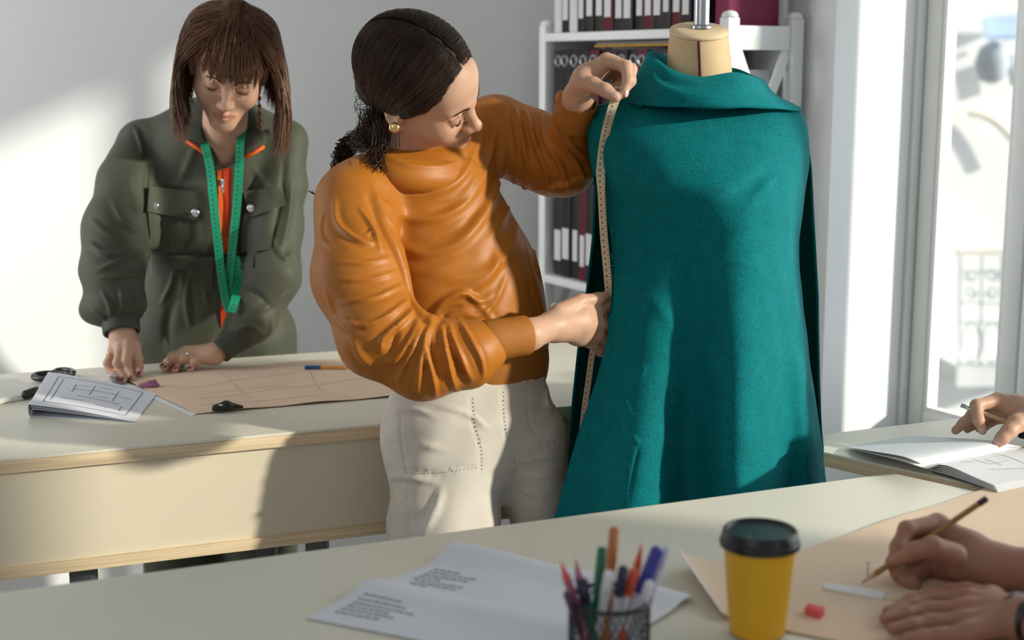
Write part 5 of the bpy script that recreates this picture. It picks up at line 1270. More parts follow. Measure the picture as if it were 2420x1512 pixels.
        obj('snap_button', Vb, Fb, M_['silver'], js, True, 50)
    # nails and rings
    def tipnail(a, b, m, w_=.0092, l_=.0125, up=None):
        A, B = J(a), J(b); d = (B - A) / np.linalg.norm(B - A); u_ = np.array([0, -.72, .7]) if up is None else np.array(up)
        u_ = u_ - d * (u_ @ d); u_ /= np.linalg.norm(u_); hit = bsc.bvh.ray_cast(Vector(B + u_ * .03 + d * .0), Vector(-u_))
        p = np.array(hit[0]) if hit[0] is not None else B + u_ * .006
        nail(root, p + u_ * .0008 + d * .002, d, u_, m, w_, l_)
    for a, b in (((329, 868, 2.868), tz(330, 884)), ((305, 878, 2.852), tz(312, 894)), ((284, 882, 2.85), tz(293, 897)), ((264, 880, 2.86), tz(276, 894))): tipnail(a, b, M_['nailred'], up=(0, -1, .25))
    for a, b in ((tz(455, 866), tz(450, 873)), (tz(424, 864), tz(414, 874)), (tz(401, 862), tz(390, 871)), (tz(395, 857), tz(384, 866))): tipnail(a, b, M_['nailred'], up=(-.1, -.75, .6))
    def ring(px, py, Y, d, r, m, stone=False):
        c = at(px, py, Y); d = np.array(d, float); d /= np.linalg.norm(d); u_ = np.cross(d, Z3); u_ /= np.linalg.norm(u_); w_ = np.cross(d, u_)
        mb = MB(); mb.tube([c + r * (u_ * math.cos(a) + w_ * math.sin(a)) for a in np.linspace(0, 6.2832, 25)], .0014, 8); o_ = mb.build('finger_ring', m, root, True)
        if stone:
            V_, F_ = lathe([(.0005, -.003), (.0042, -.001), (.0048, .0012), (.0032, .0035), (.0005, .004)], c + np.array([0, -r - .001, r * .75]), 14); obj('gem', V_, F_, M_['silver'], o_, True, 30)
    ring(448, 843, 2.906, J((436, 848, 2.90)) - J((462, 837, 2.912)), .0115, M_['silver'], True)
    ring(261.5, 841, 2.8755, J((254, 858, 2.866)) - J((268, 826, 2.885)), .0092, M_['gold'])
    return sc, root
SC_G, person_G = build_G()
M_['gtape'] = tapemat('green_tape', (.012, .42, .215), (.0, .12, .07))
def front_of(px, py, gap=.012):
    h_ = SC_G.on(px, py); return at(px, py, (h_[1] if h_ is not None else 3.08) - gap)
def gtape():
    V = []; Fq = []; UV = []; o = 0
    def fall(P, top, gap):
        S = smooth_poly(P, 40); ys_ = np.array([(SC_G.on(x, y)[1] if SC_G.on(x, y) is not None else 3.08) for x, y in S])
        ys_ = np.array([ys_[max(0, i - 4):i + 5].min() for i in range(40)]); k = np.ones(9) / 9; ys_ = np.convolve(np.concatenate([[ys_[0]] * 4, ys_, [ys_[-1]] * 4]), k, 'valid')
        return list(top) + [at(x, y, yy - gap) for (x, y), yy in zip(S[::3], ys_[::3])] + [at(S[-1][0], S[-1][1], ys_[-1] - gap)]
    L1 = fall([(486, 350), (497, 400), (503, 460), (512, 549), (523, 648), (531, 700), (542, 737)], [at(470, 300, 3.10)], .022)
    L2 = fall([(568, 335), (565, 400), (560, 480), (553, 549), (544, 640), (538, 690), (534, 722)], [at(576, 296, 3.08)], .016)
    L3 = fall([(554, 606), (561, 625), (564, 660), (558, 700), (547, 737)], [], .026)
    for L in (L1, L2, L3):
        a = np.array(L[0]) * 0
        v_, f_, u_ = ribbon(L, .0185, np.array([1, -.12, 0]), n=70); V.append(v_); Fq += [tuple(i + o for i in f) for f in f_]; UV.append(u_); o += len(v_)
    bk = smooth_poly([L1[0], at(490, 275, 3.17), at(540, 262, 3.19), at(572, 275, 3.15), L2[0]], 30); v_, f_, u_ = ribbon(bk, .0185, Z3, n=30); V.append(v_); Fq += [tuple(i + o for i in f) for f in f_]; UV.append(u_)
    tag(obj('tape_measure', np.concatenate(V), Fq, M_['gtape'], None, True, 40, uv=np.concatenate(UV)), 'green tape measure hanging round the neck of the woman in olive', 'tape measure')
gtape()
# ------------------------------------------------------------------ things on the tables
def sheet(name, fn, nu, nv, m, th=.0006, parent=None, label=None):
    """thin sheet from fn(u, v) -> world point, closed with a real thickness"""
    T = np.array([[fn(u, v) for u in np.linspace(0, 1, nu)] for v in np.linspace(0, 1, nv)]).reshape(-1, 3)
    Qg = grid_faces(nv, nu); Nn = vnorm(T, Qg); s_ = 1 if Nn[:, 2].mean() > 0 else -1; Nn *= s_
    A, B = T + Nn * th / 2, T - Nn * th / 2; N_ = len(T); Fq = []
    for q_ in Qg:
        q_ = list(q_) if s_ > 0 else list(q_[::-1]); Fq.append(tuple(q_)); Fq.append(tuple(N_ + i for i in q_[::-1]))
    bd = list(range(nu)) + [i * nu + nu - 1 for i in range(1, nv)] + [(nv - 1) * nu + j for j in range(nu - 2, -1, -1)] + [i * nu for i in range(nv - 2, 0, -1)]
    for i in range(len(bd)):
        a, b = bd[i], bd[(i + 1) % len(bd)]; Fq.append((a, N_ + a, N_ + b, b) if s_ > 0 else (a, b, N_ + b, N_ + a))
    return obj(name, np.concatenate([A, B]), Fq, m, parent, True, 50, label)
def marks(parent, fn, segs, m, wd=.0011, lift=.0006, name='printed_lines', n=8):
    """ink strokes on a sheet: segs are (u0, v0, u1, v1)"""
    V = []; Fq = []
    for u0, v0, u1, v1 in segs:
        P = [np.array(fn(u0 + (u1 - u0) * k, v0 + (v1 - v0) * k)) for k in np.linspace(0, 1, n)]
        d = P[-1] - P[0]; sd = np.cross(d, Z3); sd /= np.linalg.norm(sd) + 1e-9; b = len(V)
        for p in P: V += [p + sd * wd / 2 + Z3 * lift, p - sd * wd / 2 + Z3 * lift]
        for k in range(n - 1): a = b + 2 * k; Fq.append((a, a + 1, a + 3, a + 2))
    return obj(name, V, Fq, m, parent, False)
def bil(c00, c10, c11, c01): return lambda u, v: (c00 * (1 - u) + c10 * u) * (1 - v) + (c01 * (1 - u) + c11 * u) * v
T0 = TZ + .0006
oz = lambda x, y, dz=0: onz(x, y, T0 + dz)
def pencil(name, a, b, r, mats, label, cat='pencil', group=None, tipl=.018, end='cap', lead=True, sides=6):
    """wooden pencil from its tip a to its end b"""
    a, b = np.asarray(a), np.asarray(b); d = (b - a) / np.linalg.norm(b - a); L_ = np.linalg.norm(b - a)
    root = thing(name, label, cat, (a + b) / 2, group)
    V, Fq = tube([a + d * tipl, b - d * .012], r, sides); obj('barrel', V, Fq, mats[0], root, False)
    V, Fq = tube([a + d * .0045, a + d * tipl], [r * .28, r * .98], 12); obj('sharpened_cone', V, Fq, mats[1], root)
    V, Fq = tube([a, a + d * .0048], [r * .06, r * .30], 8); obj('lead', V, Fq, mats[2], root)
    V, Fq = tube([b - d * .0125, b - d * .002, b], [r * 1.02, r * 1.02, r * .8], 12); obj('end_cap', V, Fq, mats[3], root)
    return root
M_['wood'] = mat('raw_wood', (.62, .42, .24), .6, .3); M_['lead'] = mat('graphite', (.04, .04, .045), .4, .5); M_['ochre'] = mat('pencil_ochre', (.34, .20, .07), .45, .4); M_['pdark'] = mat('pencil_dark_end', (.06, .03, .03), .4, .4)
M_['porange'] = mat('pencil_orange', (.72, .30, .05), .45, .4); M_['pblue'] = mat('pencil_blue_end', (.02, .09, .26), .4, .4)
# ---- back table
BP = [oz(463, 981), oz(1010, 934), oz(1010, 846), oz(285, 905)]
c_tl = oz(300, 902); c_bl = oz(463, 979); c_br = oz(1000, 932); c_tr = oz(960, 838); c_m = oz(560, 862)
def pat(u, v):
    top = np.array([(1 - u) ** 2 * c_tl[i] + 2 * u * (1 - u) * c_m[i] * 1.0 + u * u * c_tr[i] for i in range(3)])
    bot = c_bl * (1 - u) + c_br * u; p = bot * (1 - v) + top * v
    p[2] = T0 + .0012 + .0022 * math.sin(u * 9 + v * 2) ** 2 + .001 * math.sin(v * 8 + u * 3); return p
pp = sheet('pattern_paper', pat, 60, 24, M_['peach'], .0012); tag(pp, 'peach pattern paper spread over the back table with a pencil on it', 'paper')
marks(pp, pat, [(.1, .3, .9, .45), (.12, .6, .8, .75), (.3, .2, .35, .9), (.05, .15, .55, .12), (.6, .25, .66, .85), (.2, .45, .5, .42)], mat('faint_pattern_line', (.55, .36, .27), .8), .0012, .0012, 'drawn_lines', 20)
ed = sheet('fabric_edge', lambda u, v: np.array([*(oz(285 + u * 178 - v * 9, 897 + u * 82 + v * 5)[:2]), T0 + .0003]), 12, 3, M_['ppaper'], .0005)
tag(ed, 'narrow white paper edge showing under the peach paper on the back table', 'paper')
p0, p1 = onz(720, 868, TZ + .009), onz(826, 869, TZ + .009)
pencil('pencil', p1, p0, .0042, (M_['porange'], M_['wood'], M_['lead'], M_['pblue']), 'orange pencil with a blue end lying on the peach pattern paper', tipl=.012)
bl_ = bpy.data.objects['pencil']
dd = (p1 - p0) / np.linalg.norm(p1 - p0); V, Fq = tube([p0 + dd * .002, p0 + dd * .034], .0045, 6); obj('blue_band', V, Fq, M_['pblue'], bl_, False)
# black marking tool
s = Sdf(); a_, b_, c_ = onz(508, 964, TZ + .010), onz(535, 958, TZ + .013), onz(572, 961, TZ + .007)
s.cap(a_, b_, .0065, .008, .006); s.cap(b_, c_, .008, .003, .006); V, Q = s.mesh(.0015, 2)
kt = thing('tracing_tool', 'small black curved cutting tool at the near edge of the peach paper', 'tool', onz(538, 962, TZ))
obj('handle', V, Q, M_['black'], kt); V, Fq = lathe([(.004, 0), (.004, .002), (.001, .0026)], b_ + np.array([-.008, -.008, .002]), 12); obj('pivot', V, Fq, M_['silver'], kt)
# tailor's chalk
M_['chalk'] = mat('mauve_chalk', (.33, .14, .22), .9, .1); s = Sdf(); c0 = onz(352, 910, TZ + .007); s.ell(c0, (.021, .014, .006), k=.004); s.cap(c0 + np.array([.002, 0, .004]), c0 + np.array([.011, .003, .008]), .005, .003, .008); V, Q = s.mesh(.0014, 1)
tag(obj('tailors_chalk', V, Q, M_['chalk']), 'mauve tailors chalk on the peach paper below the red-nailed hand', 'chalk')
# thread spool by the fingers
V, Fq = lathe([(.011, 0), (.011, .003), (.006, .004), (.006, .016), (.011, .017), (.011, .020)], onz(268, 908, TZ + .001), 20)
tag(obj('thread_spool', V, Fq, mat('clear_spool', (.62, .60, .60), .3, .5)), 'small pale thread spool beside the red-nailed fingers', 'spool')
# scissors
def scissors():
    root = thing('scissors', 'black-handled scissors lying open on the back table behind the folded drawing', 'scissors', onz(150, 890, TZ))
    for cx_, cy_, rx, ry, zz in ((128, 888, 38, 13, .012), (150, 884, 30, 10, .013)):
        pass
    pv = onz(182, 893, TZ + .010)
    for px_, py_, w1, w2, ang in ((118, 889, .034, .020, .18), (150, 881, .028, .016, .10)):
        c = onz(px_, py_, TZ + .011); d = pv - c; d[2] = 0; d /= np.linalg.norm(d); n_ = np.cross(Z3, d)
        V, Fq = tube([c + d * w1 * math.cos(a) + n_ * w2 * math.sin(a) + Z3 * .002 * math.sin(a) for a in np.linspace(0, 2 * math.pi, 33)], .0062, 10); h_ = obj('handle', V, Fq, M_['black'], root)
        V, Fq = tube([c + d * w1 * .95, c + d * w1 * 1.4, pv], [.006, .006, .005], 10); obj('shank', V, Fq, M_['black'], h_)
    tip = onz(238, 912, TZ + .005)
    for off in (-.006, .006):
        d = tip - pv; n_ = np.cross(Z3, d); n_ /= np.linalg.norm(n_); e = tip + n_ * off
        mb = MB(); mb.hexa([pv - n_ * .006 - Z3 * .0012, pv + n_ * .006 - Z3 * .0012, e + n_ * .001 - Z3 * .001, e - n_ * .001 - Z3 * .001, pv - n_ * .006 + Z3 * .0012, pv + n_ * .006 + Z3 * .0012, e + n_ * .001 + Z3 * .001, e - n_ * .001 + Z3 * .001]); mb.V = [tuple(np.array(v) + Z3 * (.001 if off > 0 else -.0015)) for v in mb.V]
        mb.build('blade', M_['dkmetal'], root)
    V, Fq = lathe([(.005, 0), (.005, .003), (.002, .004)], pv + Z3 * .002, 16); obj('pivot_screw', V, Fq, M_['silver'], root)
scissors()
# folded drawing: a bundle of sheets bent over at its left end
f00, f10, f11, f01 = oz(62, 985), oz(318, 998), oz(372, 930), oz(108, 905)
dv = f01 - f00
def fold_fn(hgt, off, lift):
    def fn(u, v):
        a = (u - .0) ; base_l = f00 * (1 - v) + f01 * v; base_r = f10 * (1 - v) + f11 * v
        if u < .28:      # loop of the fold at the left, lower leaf first
            t_ = u / .28; ang = -math.pi / 2 - math.pi * t_; cx_ = .045 + off; r_ = hgt / 2
            xx = cx_ + r_ * 1.1 * math.cos(ang) * 1.0; zz = r_ + r_ * math.sin(ang)
        else:
            t_ = (u - .28) / .72; xx = .045 + off + t_ * (1 - .045 - off); zz = hgt * (1 - t_) ** 1.2 + lift * math.sin(math.pi * t_)
        p = base_l + (base_r - base_l) * xx / 1.0; L_ = np.linalg.norm(base_r - base_l); return np.array([p[0], p[1], T0 + .0015 + max(0, zz)])
    return fn
fr_ = thing('folded_drawing', 'folded bluish technical drawing lying on the left of the back table', 'paper', (f00 + f11) / 2)
sheet('lower_leaf', lambda u, v: (f00 * (1 - v) + f01 * v) * (1 - u) + (f10 * (1 - v) + f11 * v) * u + (f10 - f00) * (.03 * (1 - u)) + Z3 * .0005, 24, 8, M_['paper'], .0006, fr_)
for i, (h_, o_, l_) in enumerate(((.018, .0, .003), (.014, .012, .002), (.022, -.010, .004))):
    fn_ = fold_fn(h_, o_, l_); lf = sheet('upper_leaf', fn_, 60, 10, M_['paper'], .0006, fr_)
segs = [(.36, .12, .36, .9), (.36, .9, .92, .92), (.92, .12, .92, .9), (.36, .12, .92, .12), (.50, .5, .50, .75), (.50, .6, .62, .62), (.62, .5, .62, .8), (.62, .65, .78, .66), (.78, .45, .78, .78), (.55, .42, .84, .40), (.45, .3, .60, .3), (.70, .25, .88, .24), (.52, .72, .60, .74), (.66, .78, .74, .78), (.80, .62, .88, .62), (.40, .2, .40, .84), (.86, .2, .86, .35), (.46, .55, .48, .55), (.68, .5, .74, .5)]
marks(fr_, fn_, segs, M_['ink'], .0014, .0008)
# cream card at the far left with a dark handle under it
mb = MB(); q_ = [onz(-120, 905, TZ + .010), onz(-120, 965, TZ + .010), onz(55, 933, TZ + .010), onz(72, 912, TZ + .010), onz(40, 893, TZ + .010)]
mb.add([p - Z3 * .009 for p in q_] + q_, [(4, 3, 2, 1, 0), (5, 6, 7, 8, 9)] + [(i, (i + 1) % 5, 5 + (i + 1) % 5, 5 + i) for i in range(5)])
tag(mb.build('notepad', mat('cream_card', (.74, .73, .66), .7, .2)), 'cream notepad at the left end of the back table', 'notepad')
s = Sdf(); s.cap(onz(62, 932, TZ + .010), onz(86, 924, TZ + .010), .009, .009, .004); V, Q = s.mesh(.002, 1)
tag(obj('pen', V, Q, mat('brown_leather', (.035, .025, .015), .5)), 'short dark brown pen between the notepad and the folded drawing', 'pen')
# ---- near table: printed sheets
g00, g10, g11, g01 = onz(722, 1462, T0), onz(1360, 1590, T0), onz(1640, 1418, T0), onz(1090, 1304, T0)
def paper(u, v):
    p = bil(g00, g10, g11, g01)(u, v)
    bump = .012 * math.exp(-((v - .36) / .10) ** 2) * (1 - .7 * u) + .016 * math.exp(-((v - .93) / .10) ** 2) * (1 - .55 * u) + .003 * math.sin(u * 5 + v * 4) ** 2
    p = p - (g01 - g00) / np.linalg.norm(g01 - g00) * 0; p[2] = T0 + .001 + bump * min(1, v * 6 + .2); return p
ps = sheet('instruction_sheet', paper, 60, 50, M_['paper'], .0007); tag(ps, 'large printed white sheet lying in front of the pen holder', 'paper')
rng = np.random.RandomState(5); segs = []
for r_, (ua, ub) in enumerate(((.05, .22), (.05, .26), (.05, .21), (.05, .27), (.05, .24), (.05, .2))):
    for v_ in (.10 + .035 * r_,):
        u_ = ua
        while u_ < ub: l_ = rng.uniform(.012, .035); segs.append((u_, v_, u_ + l_, v_)); u_ += l_ + .006
for r_ in range(7):
    u_ = .05 + (.03 if r_ < 2 else 0)
    while u_ < (.24 if r_ % 3 else .14): l_ = rng.uniform(.012, .035); segs.append((u_, .52 + .035 * r_, u_ + l_, .52 + .035 * r_)); u_ += l_ + .006
for k_ in (0, 1): marks(ps, paper, [g for g in segs if (g[1] > .42) == bool(k_)], mat('grey_print', (.33, .34, .40), .8), .0046, .0008, 'printed_paragraph', 5)
# peach pattern paper with its left end curling up
e0, e1, e2, e3 = onz(1700, 1462, T0), onz(1850, 1640, T0), onz(2950, 1420, T0), onz(2420, 1120, T0)
k1_, k2_ = onz(1600, 1345, T0), onz(1890, 1304, T0)
def peach2(u, v):
    left = onz(1600 + 108 * (1 - v) ** .8 + 160 * max(0, .25 - v) * 0, 1345 + 118 * (1 - v), T0) if True else None
    lo = onz(1706, 1463, T0) * (1 - u) + onz(2900, 1700, T0) * u
    if v < .5: pass
    hi = (onz(1600, 1346, T0) * (1 - u / .22) + onz(1885, 1306, T0) * (u / .22)) if u < .22 else (onz(1885, 1306, T0) * (1 - (u - .22) / .78) + onz(2432, 1122, T0) * ((u - .22) / .78))
    p = lo * (1 - v) + hi * v
    lf = math.exp(-u / .035) * (.006 + .020 * v); p[2] = T0 + .0016 + lf + .002 * math.exp(-((u - .5) / .1) ** 2) * v; return p
pk = sheet('pattern_paper', peach2, 70, 30, M_['peach'], .0012); tag(pk, 'peach pattern paper on the near table under the writing hand', 'paper')
bw = sheet('paper_border', lambda u, v: peach2(.004 * u - .002, v) + Z3 * .0012, 4, 24, M_['ppaper'], .0008, pk)
def l2(a, b, lift=.0022): return [onz(a[0], a[1], T0 + lift), onz(b[0], b[1], T0 + lift)]
mb = MB()
for a, b in (((2052, 1330), (2050, 1372)), ((2046, 1330), (2060, 1330))): mb.tube(l2(a, b, .0026), .0006, 6)
mb.build('pencil_mark', M_['lead'], pk)
# ruler with a white end
def strip(name, pts, th, m, parent=None): 
    mb = MB(); mb.hexa([onz(x, y, T0 + .002) for x, y in pts] + [onz(x, y, T0 + .002) + Z3 * th for x, y in pts]); return mb.build(name, m, parent, bevel=.0006)
rl = thing('ruler', 'pale ruler with a white end lying under the two hands', 'ruler', onz(2100, 1405, T0))
strip('white_end', ((1945, 1394), (2086, 1419), (2096, 1402), (1950, 1381)), .003, M_['ppaper'], rl)
strip('blade', ((2088, 1419), (2520, 1432), (2520, 1408), (2098, 1402)), .0028, mat('pale_wood', (.72, .56, .40), .5, .4), rl)
strip2 = MB(); strip2.hexa([onz(x, y, T0 + .0018) for x, y in ((1900, 1452), (1938, 1465), (1950, 1452), (1910, 1442))] + [onz(x, y, T0 + .0018) + Z3 * .010 for x, y in ((1900, 1452), (1938, 1465), (1950, 1452), (1910, 1442))])
tag(strip2.build('eraser', mat('coral_rubber', (.80, .12, .14), .7), bevel=.002), 'small coral red eraser on the peach paper beside the yellow cup', 'eraser')
# ---- coffee cup
def cup():
    Yc = 1.515; bx = at(1795, 1300, Yc); c = np.array([bx[0], Yc, TZ + .0036])
    root = thing('coffee_cup', 'yellow paper coffee cup with a black plastic lid', 'cup', c)
    M_['yellow'] = mat('yellow_card', (.78, .42, .012), .45, .4)
    V, Fq = lathe([(.0300, .004), (.0300, .0), (.0305, .0), (.0315, .006), (.0398, .100), (.0415, .106), (.0412, .108), (.039, .106)], c, 64); obj('body', V, Fq, M_['yellow'], root, True, 40)
    V, Fq = lathe([(.0430, .1005), (.0446, .1015), (.0450, .104), (.0446, .1075), (.0432, .1085), (.0425, .1115), (.0415, .118), (.0400, .1200), (.0385, .1200), (.0375, .1178), (.036, .1165), (.002, .1165)], c, 64); obj('lid', V, Fq, M_['black'], root, True, 35)
    V, Fq = lathe([(.0035, .0), (.0035, .0006), (.001, .0007)], c + np.array([-.018, -.022, .1166]), 16); obj('sip_hole', V, Fq, M_['dkmetal'], root)
cup()
# ---- mesh pen holder with pens
def pens():
    Yp = 1.415; bx = at(1440, 1450, Yp); c = np.array([bx[0], Yp, TZ + .0006]); R_ = .0425; Hh = .080
    root = thing('pen_holder', 'black wire mesh pen holder full of pens on the near table', 'pen holder', c)
    mb = MB()
    for zz in (.004, Hh):
        mb = MB(); mb.tube([c + np.array([R_ * math.cos(a), R_ * math.sin(a), zz]) for a in np.linspace(0, 6.2832, 49)], .0026, 8)
        mb.build('rim', M_['black'], root, True)
    V, Fq = lathe([(R_ - .001, .001), (R_ - .001, .003), (.001, .003)], c, 40); obj('floor_plate', V, Fq, M_['black'], root)
    mb = MB(); n_ = 34
    for k in range(n_):
        for sg in (-1, 1):
            mb.tube([c + np.array([R_ * math.cos(2 * math.pi * k / n_ + sg * t_ * .9), R_ * math.sin(2 * math.pi * k / n_ + sg * t_ * .9), .004 + (Hh - .006) * t_]) for t_ in np.linspace(0, 1, 9)], .0008, 4, cap=False)
    mb.build('wire_mesh', M_['black'], root, True)
    mk = lambda n, col, r=.35: mat(n, col, r, .5)
    clear = mk('clear_plastic', (.62, .62, .68), .2); pal = {'orange': mk('copper_plastic', (.50, .16, .035)), 'green': mk('green_plastic', (.0, .16, .07)), 'redor': mk('coral_plastic', (.75, .10, .04)), 'blue': mk('blue_plastic', (.035, .035, .32)), 'pink': mk('pink_plastic', (.50, .16, .24)), 'navy': mk('navy_plastic', (.02, .025, .07)), 'purple': mk('plum_plastic', (.10, .035, .10)), 'white': mk('white_plastic', (.70, .70, .76))}
    def pen(top, low, Yt, r, cap_c, bar_c, label, capl=.035, kind='pen'):
        t_ = at(top[0], top[1], Yt); l_ = at(low[0], low[1], Yp); d = (l_ - t_) / np.linalg.norm(l_ - t_)
        e = t_ + d * ((t_[2] - (c[2] + .006)) / -d[2]); q2 = e[:2] - c[:2]; rr = np.linalg.norm(q2)
        if rr > R_ - .010: e[:2] = c[:2] + q2 / rr * (R_ - .010)
        d = (e - t_) / np.linalg.norm(e - t_)
        o = thing('pencil' if kind == 'pencil' else 'pen', label, kind, e, 'pens in the mesh holder')
        V, Fq = tube([t_ + d * capl, e - d * .012, e], [r, r, r * .3], 12); obj('barrel', V, Fq, bar_c, o, True, 50)
        if kind == 'pencil':
            V, Fq = tube([t_, t_ + d * capl], [.0006, r], 12); obj('sharpened_cone', V, Fq, M_['wood'] if cap_c is None else cap_c, o, True, 50)
        else:
            V, Fq = tube([t_, t_ + d * .002, t_ + d * (capl + .001)], [r * .75, r * 1.12, r * 1.15], 12); cp = obj('cap', V, Fq, cap_c, o, True, 50)
            sd = np.cross(d, [0, 1, 0]); sd /= np.linalg.norm(sd); f_ = np.cross(sd, d); f_ = f_ if f_[1] < 0 else -f_
            V, Fq = tube([t_ + d * .003 + f_ * r * 1.5, t_ + d * capl * .85 + f_ * r * 1.45], .0011, 6); obj('clip', V, Fq, cap_c, cp)
    g = pal
    pen((1452, 1246), (1432, 1480), 1.43, .0048, g['orange'], g['orange'], 'copper brown pen, tallest in the mesh holder', .04)
    pen((1424, 1292), (1402, 1500), 1.44, .0048, g['green'], g['green'], 'green pen just left of the copper brown pen', .04)
    pen((1517, 1284), (1478, 1470), 1.43, .0042, g['redor'], g['redor'], 'coral pencil standing in the mesh holder', .022, 'pencil')
    pen((1556, 1294), (1492, 1450), 1.41, .0062, g['blue'], g['white'], 'white marker with a royal blue cap in the mesh holder', .052)
    pen((1580, 1290), (1512, 1470), 1.43, .0046, g['white'], clear, 'white pen leaning furthest right in the mesh holder', .03)
    pen((1500, 1345), (1462, 1480), 1.40, .0046, g['redor'], g['white'], 'white pen with a coral cap behind the blue marker', .03)
    pen((1474, 1340), (1448, 1480), 1.39, .0048, g['navy'], clear, 'clear pen with a navy cap in the middle of the mesh holder', .035)
    pen((1440, 1352), (1415, 1490), 1.385, .0050, g['white'], g['white'], 'plain white pen at the front of the mesh holder', .03)
    pen((1326, 1328), (1382, 1490), 1.41, .0046, g['redor'], g['pink'], 'pink pencil leaning furthest left in the mesh holder', .020, 'pencil')
    pen((1360, 1322), (1392, 1490), 1.43, .0044, g['pink'], g['purple'], 'plum pencil second from left in the mesh holder', .020, 'pencil')
    pen((1378, 1370), (1400, 1490), 1.39, .0044, g['navy'], g['green'], 'dark green pen with a navy cap at the holder left side', .03)
    pen((1340, 1400), (1372, 1490), 1.39, .0044, g['purple'], g['purple'], 'short plum pen low at the left of the mesh holder', .03)
    pen((1536, 1375), (1498, 1490), 1.39, .0046, g['white'], clear, 'clear pen low at the right of the mesh holder', .03)
pens()
# ---- right table: open sketchbook
def book():
    root = thing('sketchbook', 'open white sketchbook on the table beside the window', 'book', oz(2250, 1075))
    sw = oz(2430, 1060) - oz(2200, 1106); sw = sw * 1.05
    fL = [onz(2000, 1055, T0 + .002), onz(2060, 1058, T0 + .013), onz(2128, 1066, T0 + .030), onz(2168, 1082, T0 + .030), onz(2190, 1098, T0 + .016), onz(2198, 1110, T0 + .002)]
    fL = [onz(1998, 1058, T0 + .002), onz(2064, 1068, T0 + .020), onz(2130, 1079, T0 + .033), onz(2166, 1092, T0 + .030), onz(2188, 1103, T0 + .016), onz(2197, 1110, T0 + .002)]
    def curve(P):
        C = smooth_poly(P, 40); return lambda u: C[min(39, int(round(u * 39)))]
    cL = curve(fL)
    # left leaf: its front edge rises from the spine and drops to the fore edge
    sheet('left_leaf', lambda u, v: cL(u) + sw * v * (.62 + .38 * u) + Z3 * .001, 40, 10, M_['ppaper'], .0008, root)
    sheet('left_leaf', lambda u, v: cL(u) * np.array([1, 1, 0]) + Z3 * (TZ + .0016 + (cL(u)[2] - TZ) * .78) + sw * v * (.60 + .38 * u), 40, 10, M_['ppaper'], .0008, root)
    fR = [onz(2197, 1110, T0 + .002), onz(2212, 1100, T0 + .014), onz(2245, 1104, T0 + .018), onz(2300, 1128, T0 + .013), onz(2352, 1150, T0 + .010)]
    cR = curve(fR)
    for k in range(5):
        f_ = 1 - k * .19
        lf = sheet('page', lambda u, v: cR(u) * np.array([1, 1, 0]) + Z3 * (T0 + .0012 + (cR(u)[2] - T0) * f_) + sw * v + (fR[-1] - fR[0]) * np.array([1, 1, 0]) * (.012 * k * u), 40, 8, M_['ppaper'], .0007, root)
        if k == 0: top = lambda u, v: cR(u) + sw * v + Z3 * .0016
    marks(root, top, [(.45, .25, .62, .27), (.5, .32, .66, .34), (.62, .28, .62, .46), (.3, .5, .9, .52), (.42, .15, .5, .2), (.7, .2, .85, .6)], M_['inklt'], .0014, .0006, 'pencil_sketch')
    cv = sheet('back_cover', lambda u, v: cR(u) * np.array([1, 1, 0]) + Z3 * (T0 + .0006) + sw * v * 1.01 + (fR[-1] - fR[0]) * np.array([1, 1, 0]) * (.03 * u), 30, 4, mat('grey_board', (.25, .25, .24), .7), .0012, root)
book()
mb = MB(); a_ = [onz(2404, 1035, TZ + .030), onz(2450, 1046, TZ + .030), onz(2470, 1035, TZ + .030), onz(2424, 1024, TZ + .030)]
mb.hexa(a_ + [p + Z3 * .012 for p in a_]); tag(mb.build('phone', M_['black'], bevel=.003), 'black phone lying on the sketchbook under the drawing hand', 'phone')
# ---- the beige tape measure held at the shoulder and the seam
M_['btape'] = tapemat('beige_tape', (.62, .52, .36), (.10, .08, .06))
up = at(1454, 222, 2.328); 
pts = [at(1464, 206, 2.356), at(1457, 228, 2.353), at(1445, 262, min(2.348, cape_y(1445, 262) - .006)), at(1430, 320, cape_y(1430, 320) - .007), at(1420, 392, cape_y(1420, 392) - .008), at(1421, 450, 2.385), at(1426, 540, 2.375), at(1433, 620, 2.362), at(1437, 668, 2.362), at(1437, 700, 2.372), at(1430, 740, 2.385), at(1415, 800, 2.40), at(1401, 830, 2.415), at(1391, 900, 2.42), at(1381, 970, 2.42), at(1372, 1060, 2.42)]
sd = [np.array([1, .05, 0])] * 3 + [np.array([1, .1, 0])] * 2 + [np.array([.75, -.6, 0])] * 4 + [np.array([.6, -.8, 0])] * 7
v_, f_, u_ = ribbon(pts, .0150, sd, n=150)
tag(obj('tape_measure', v_, f_, M_['btape'], None, True, 40, uv=u_), 'beige tape measure held along the side of the teal cloth', 'tape measure')
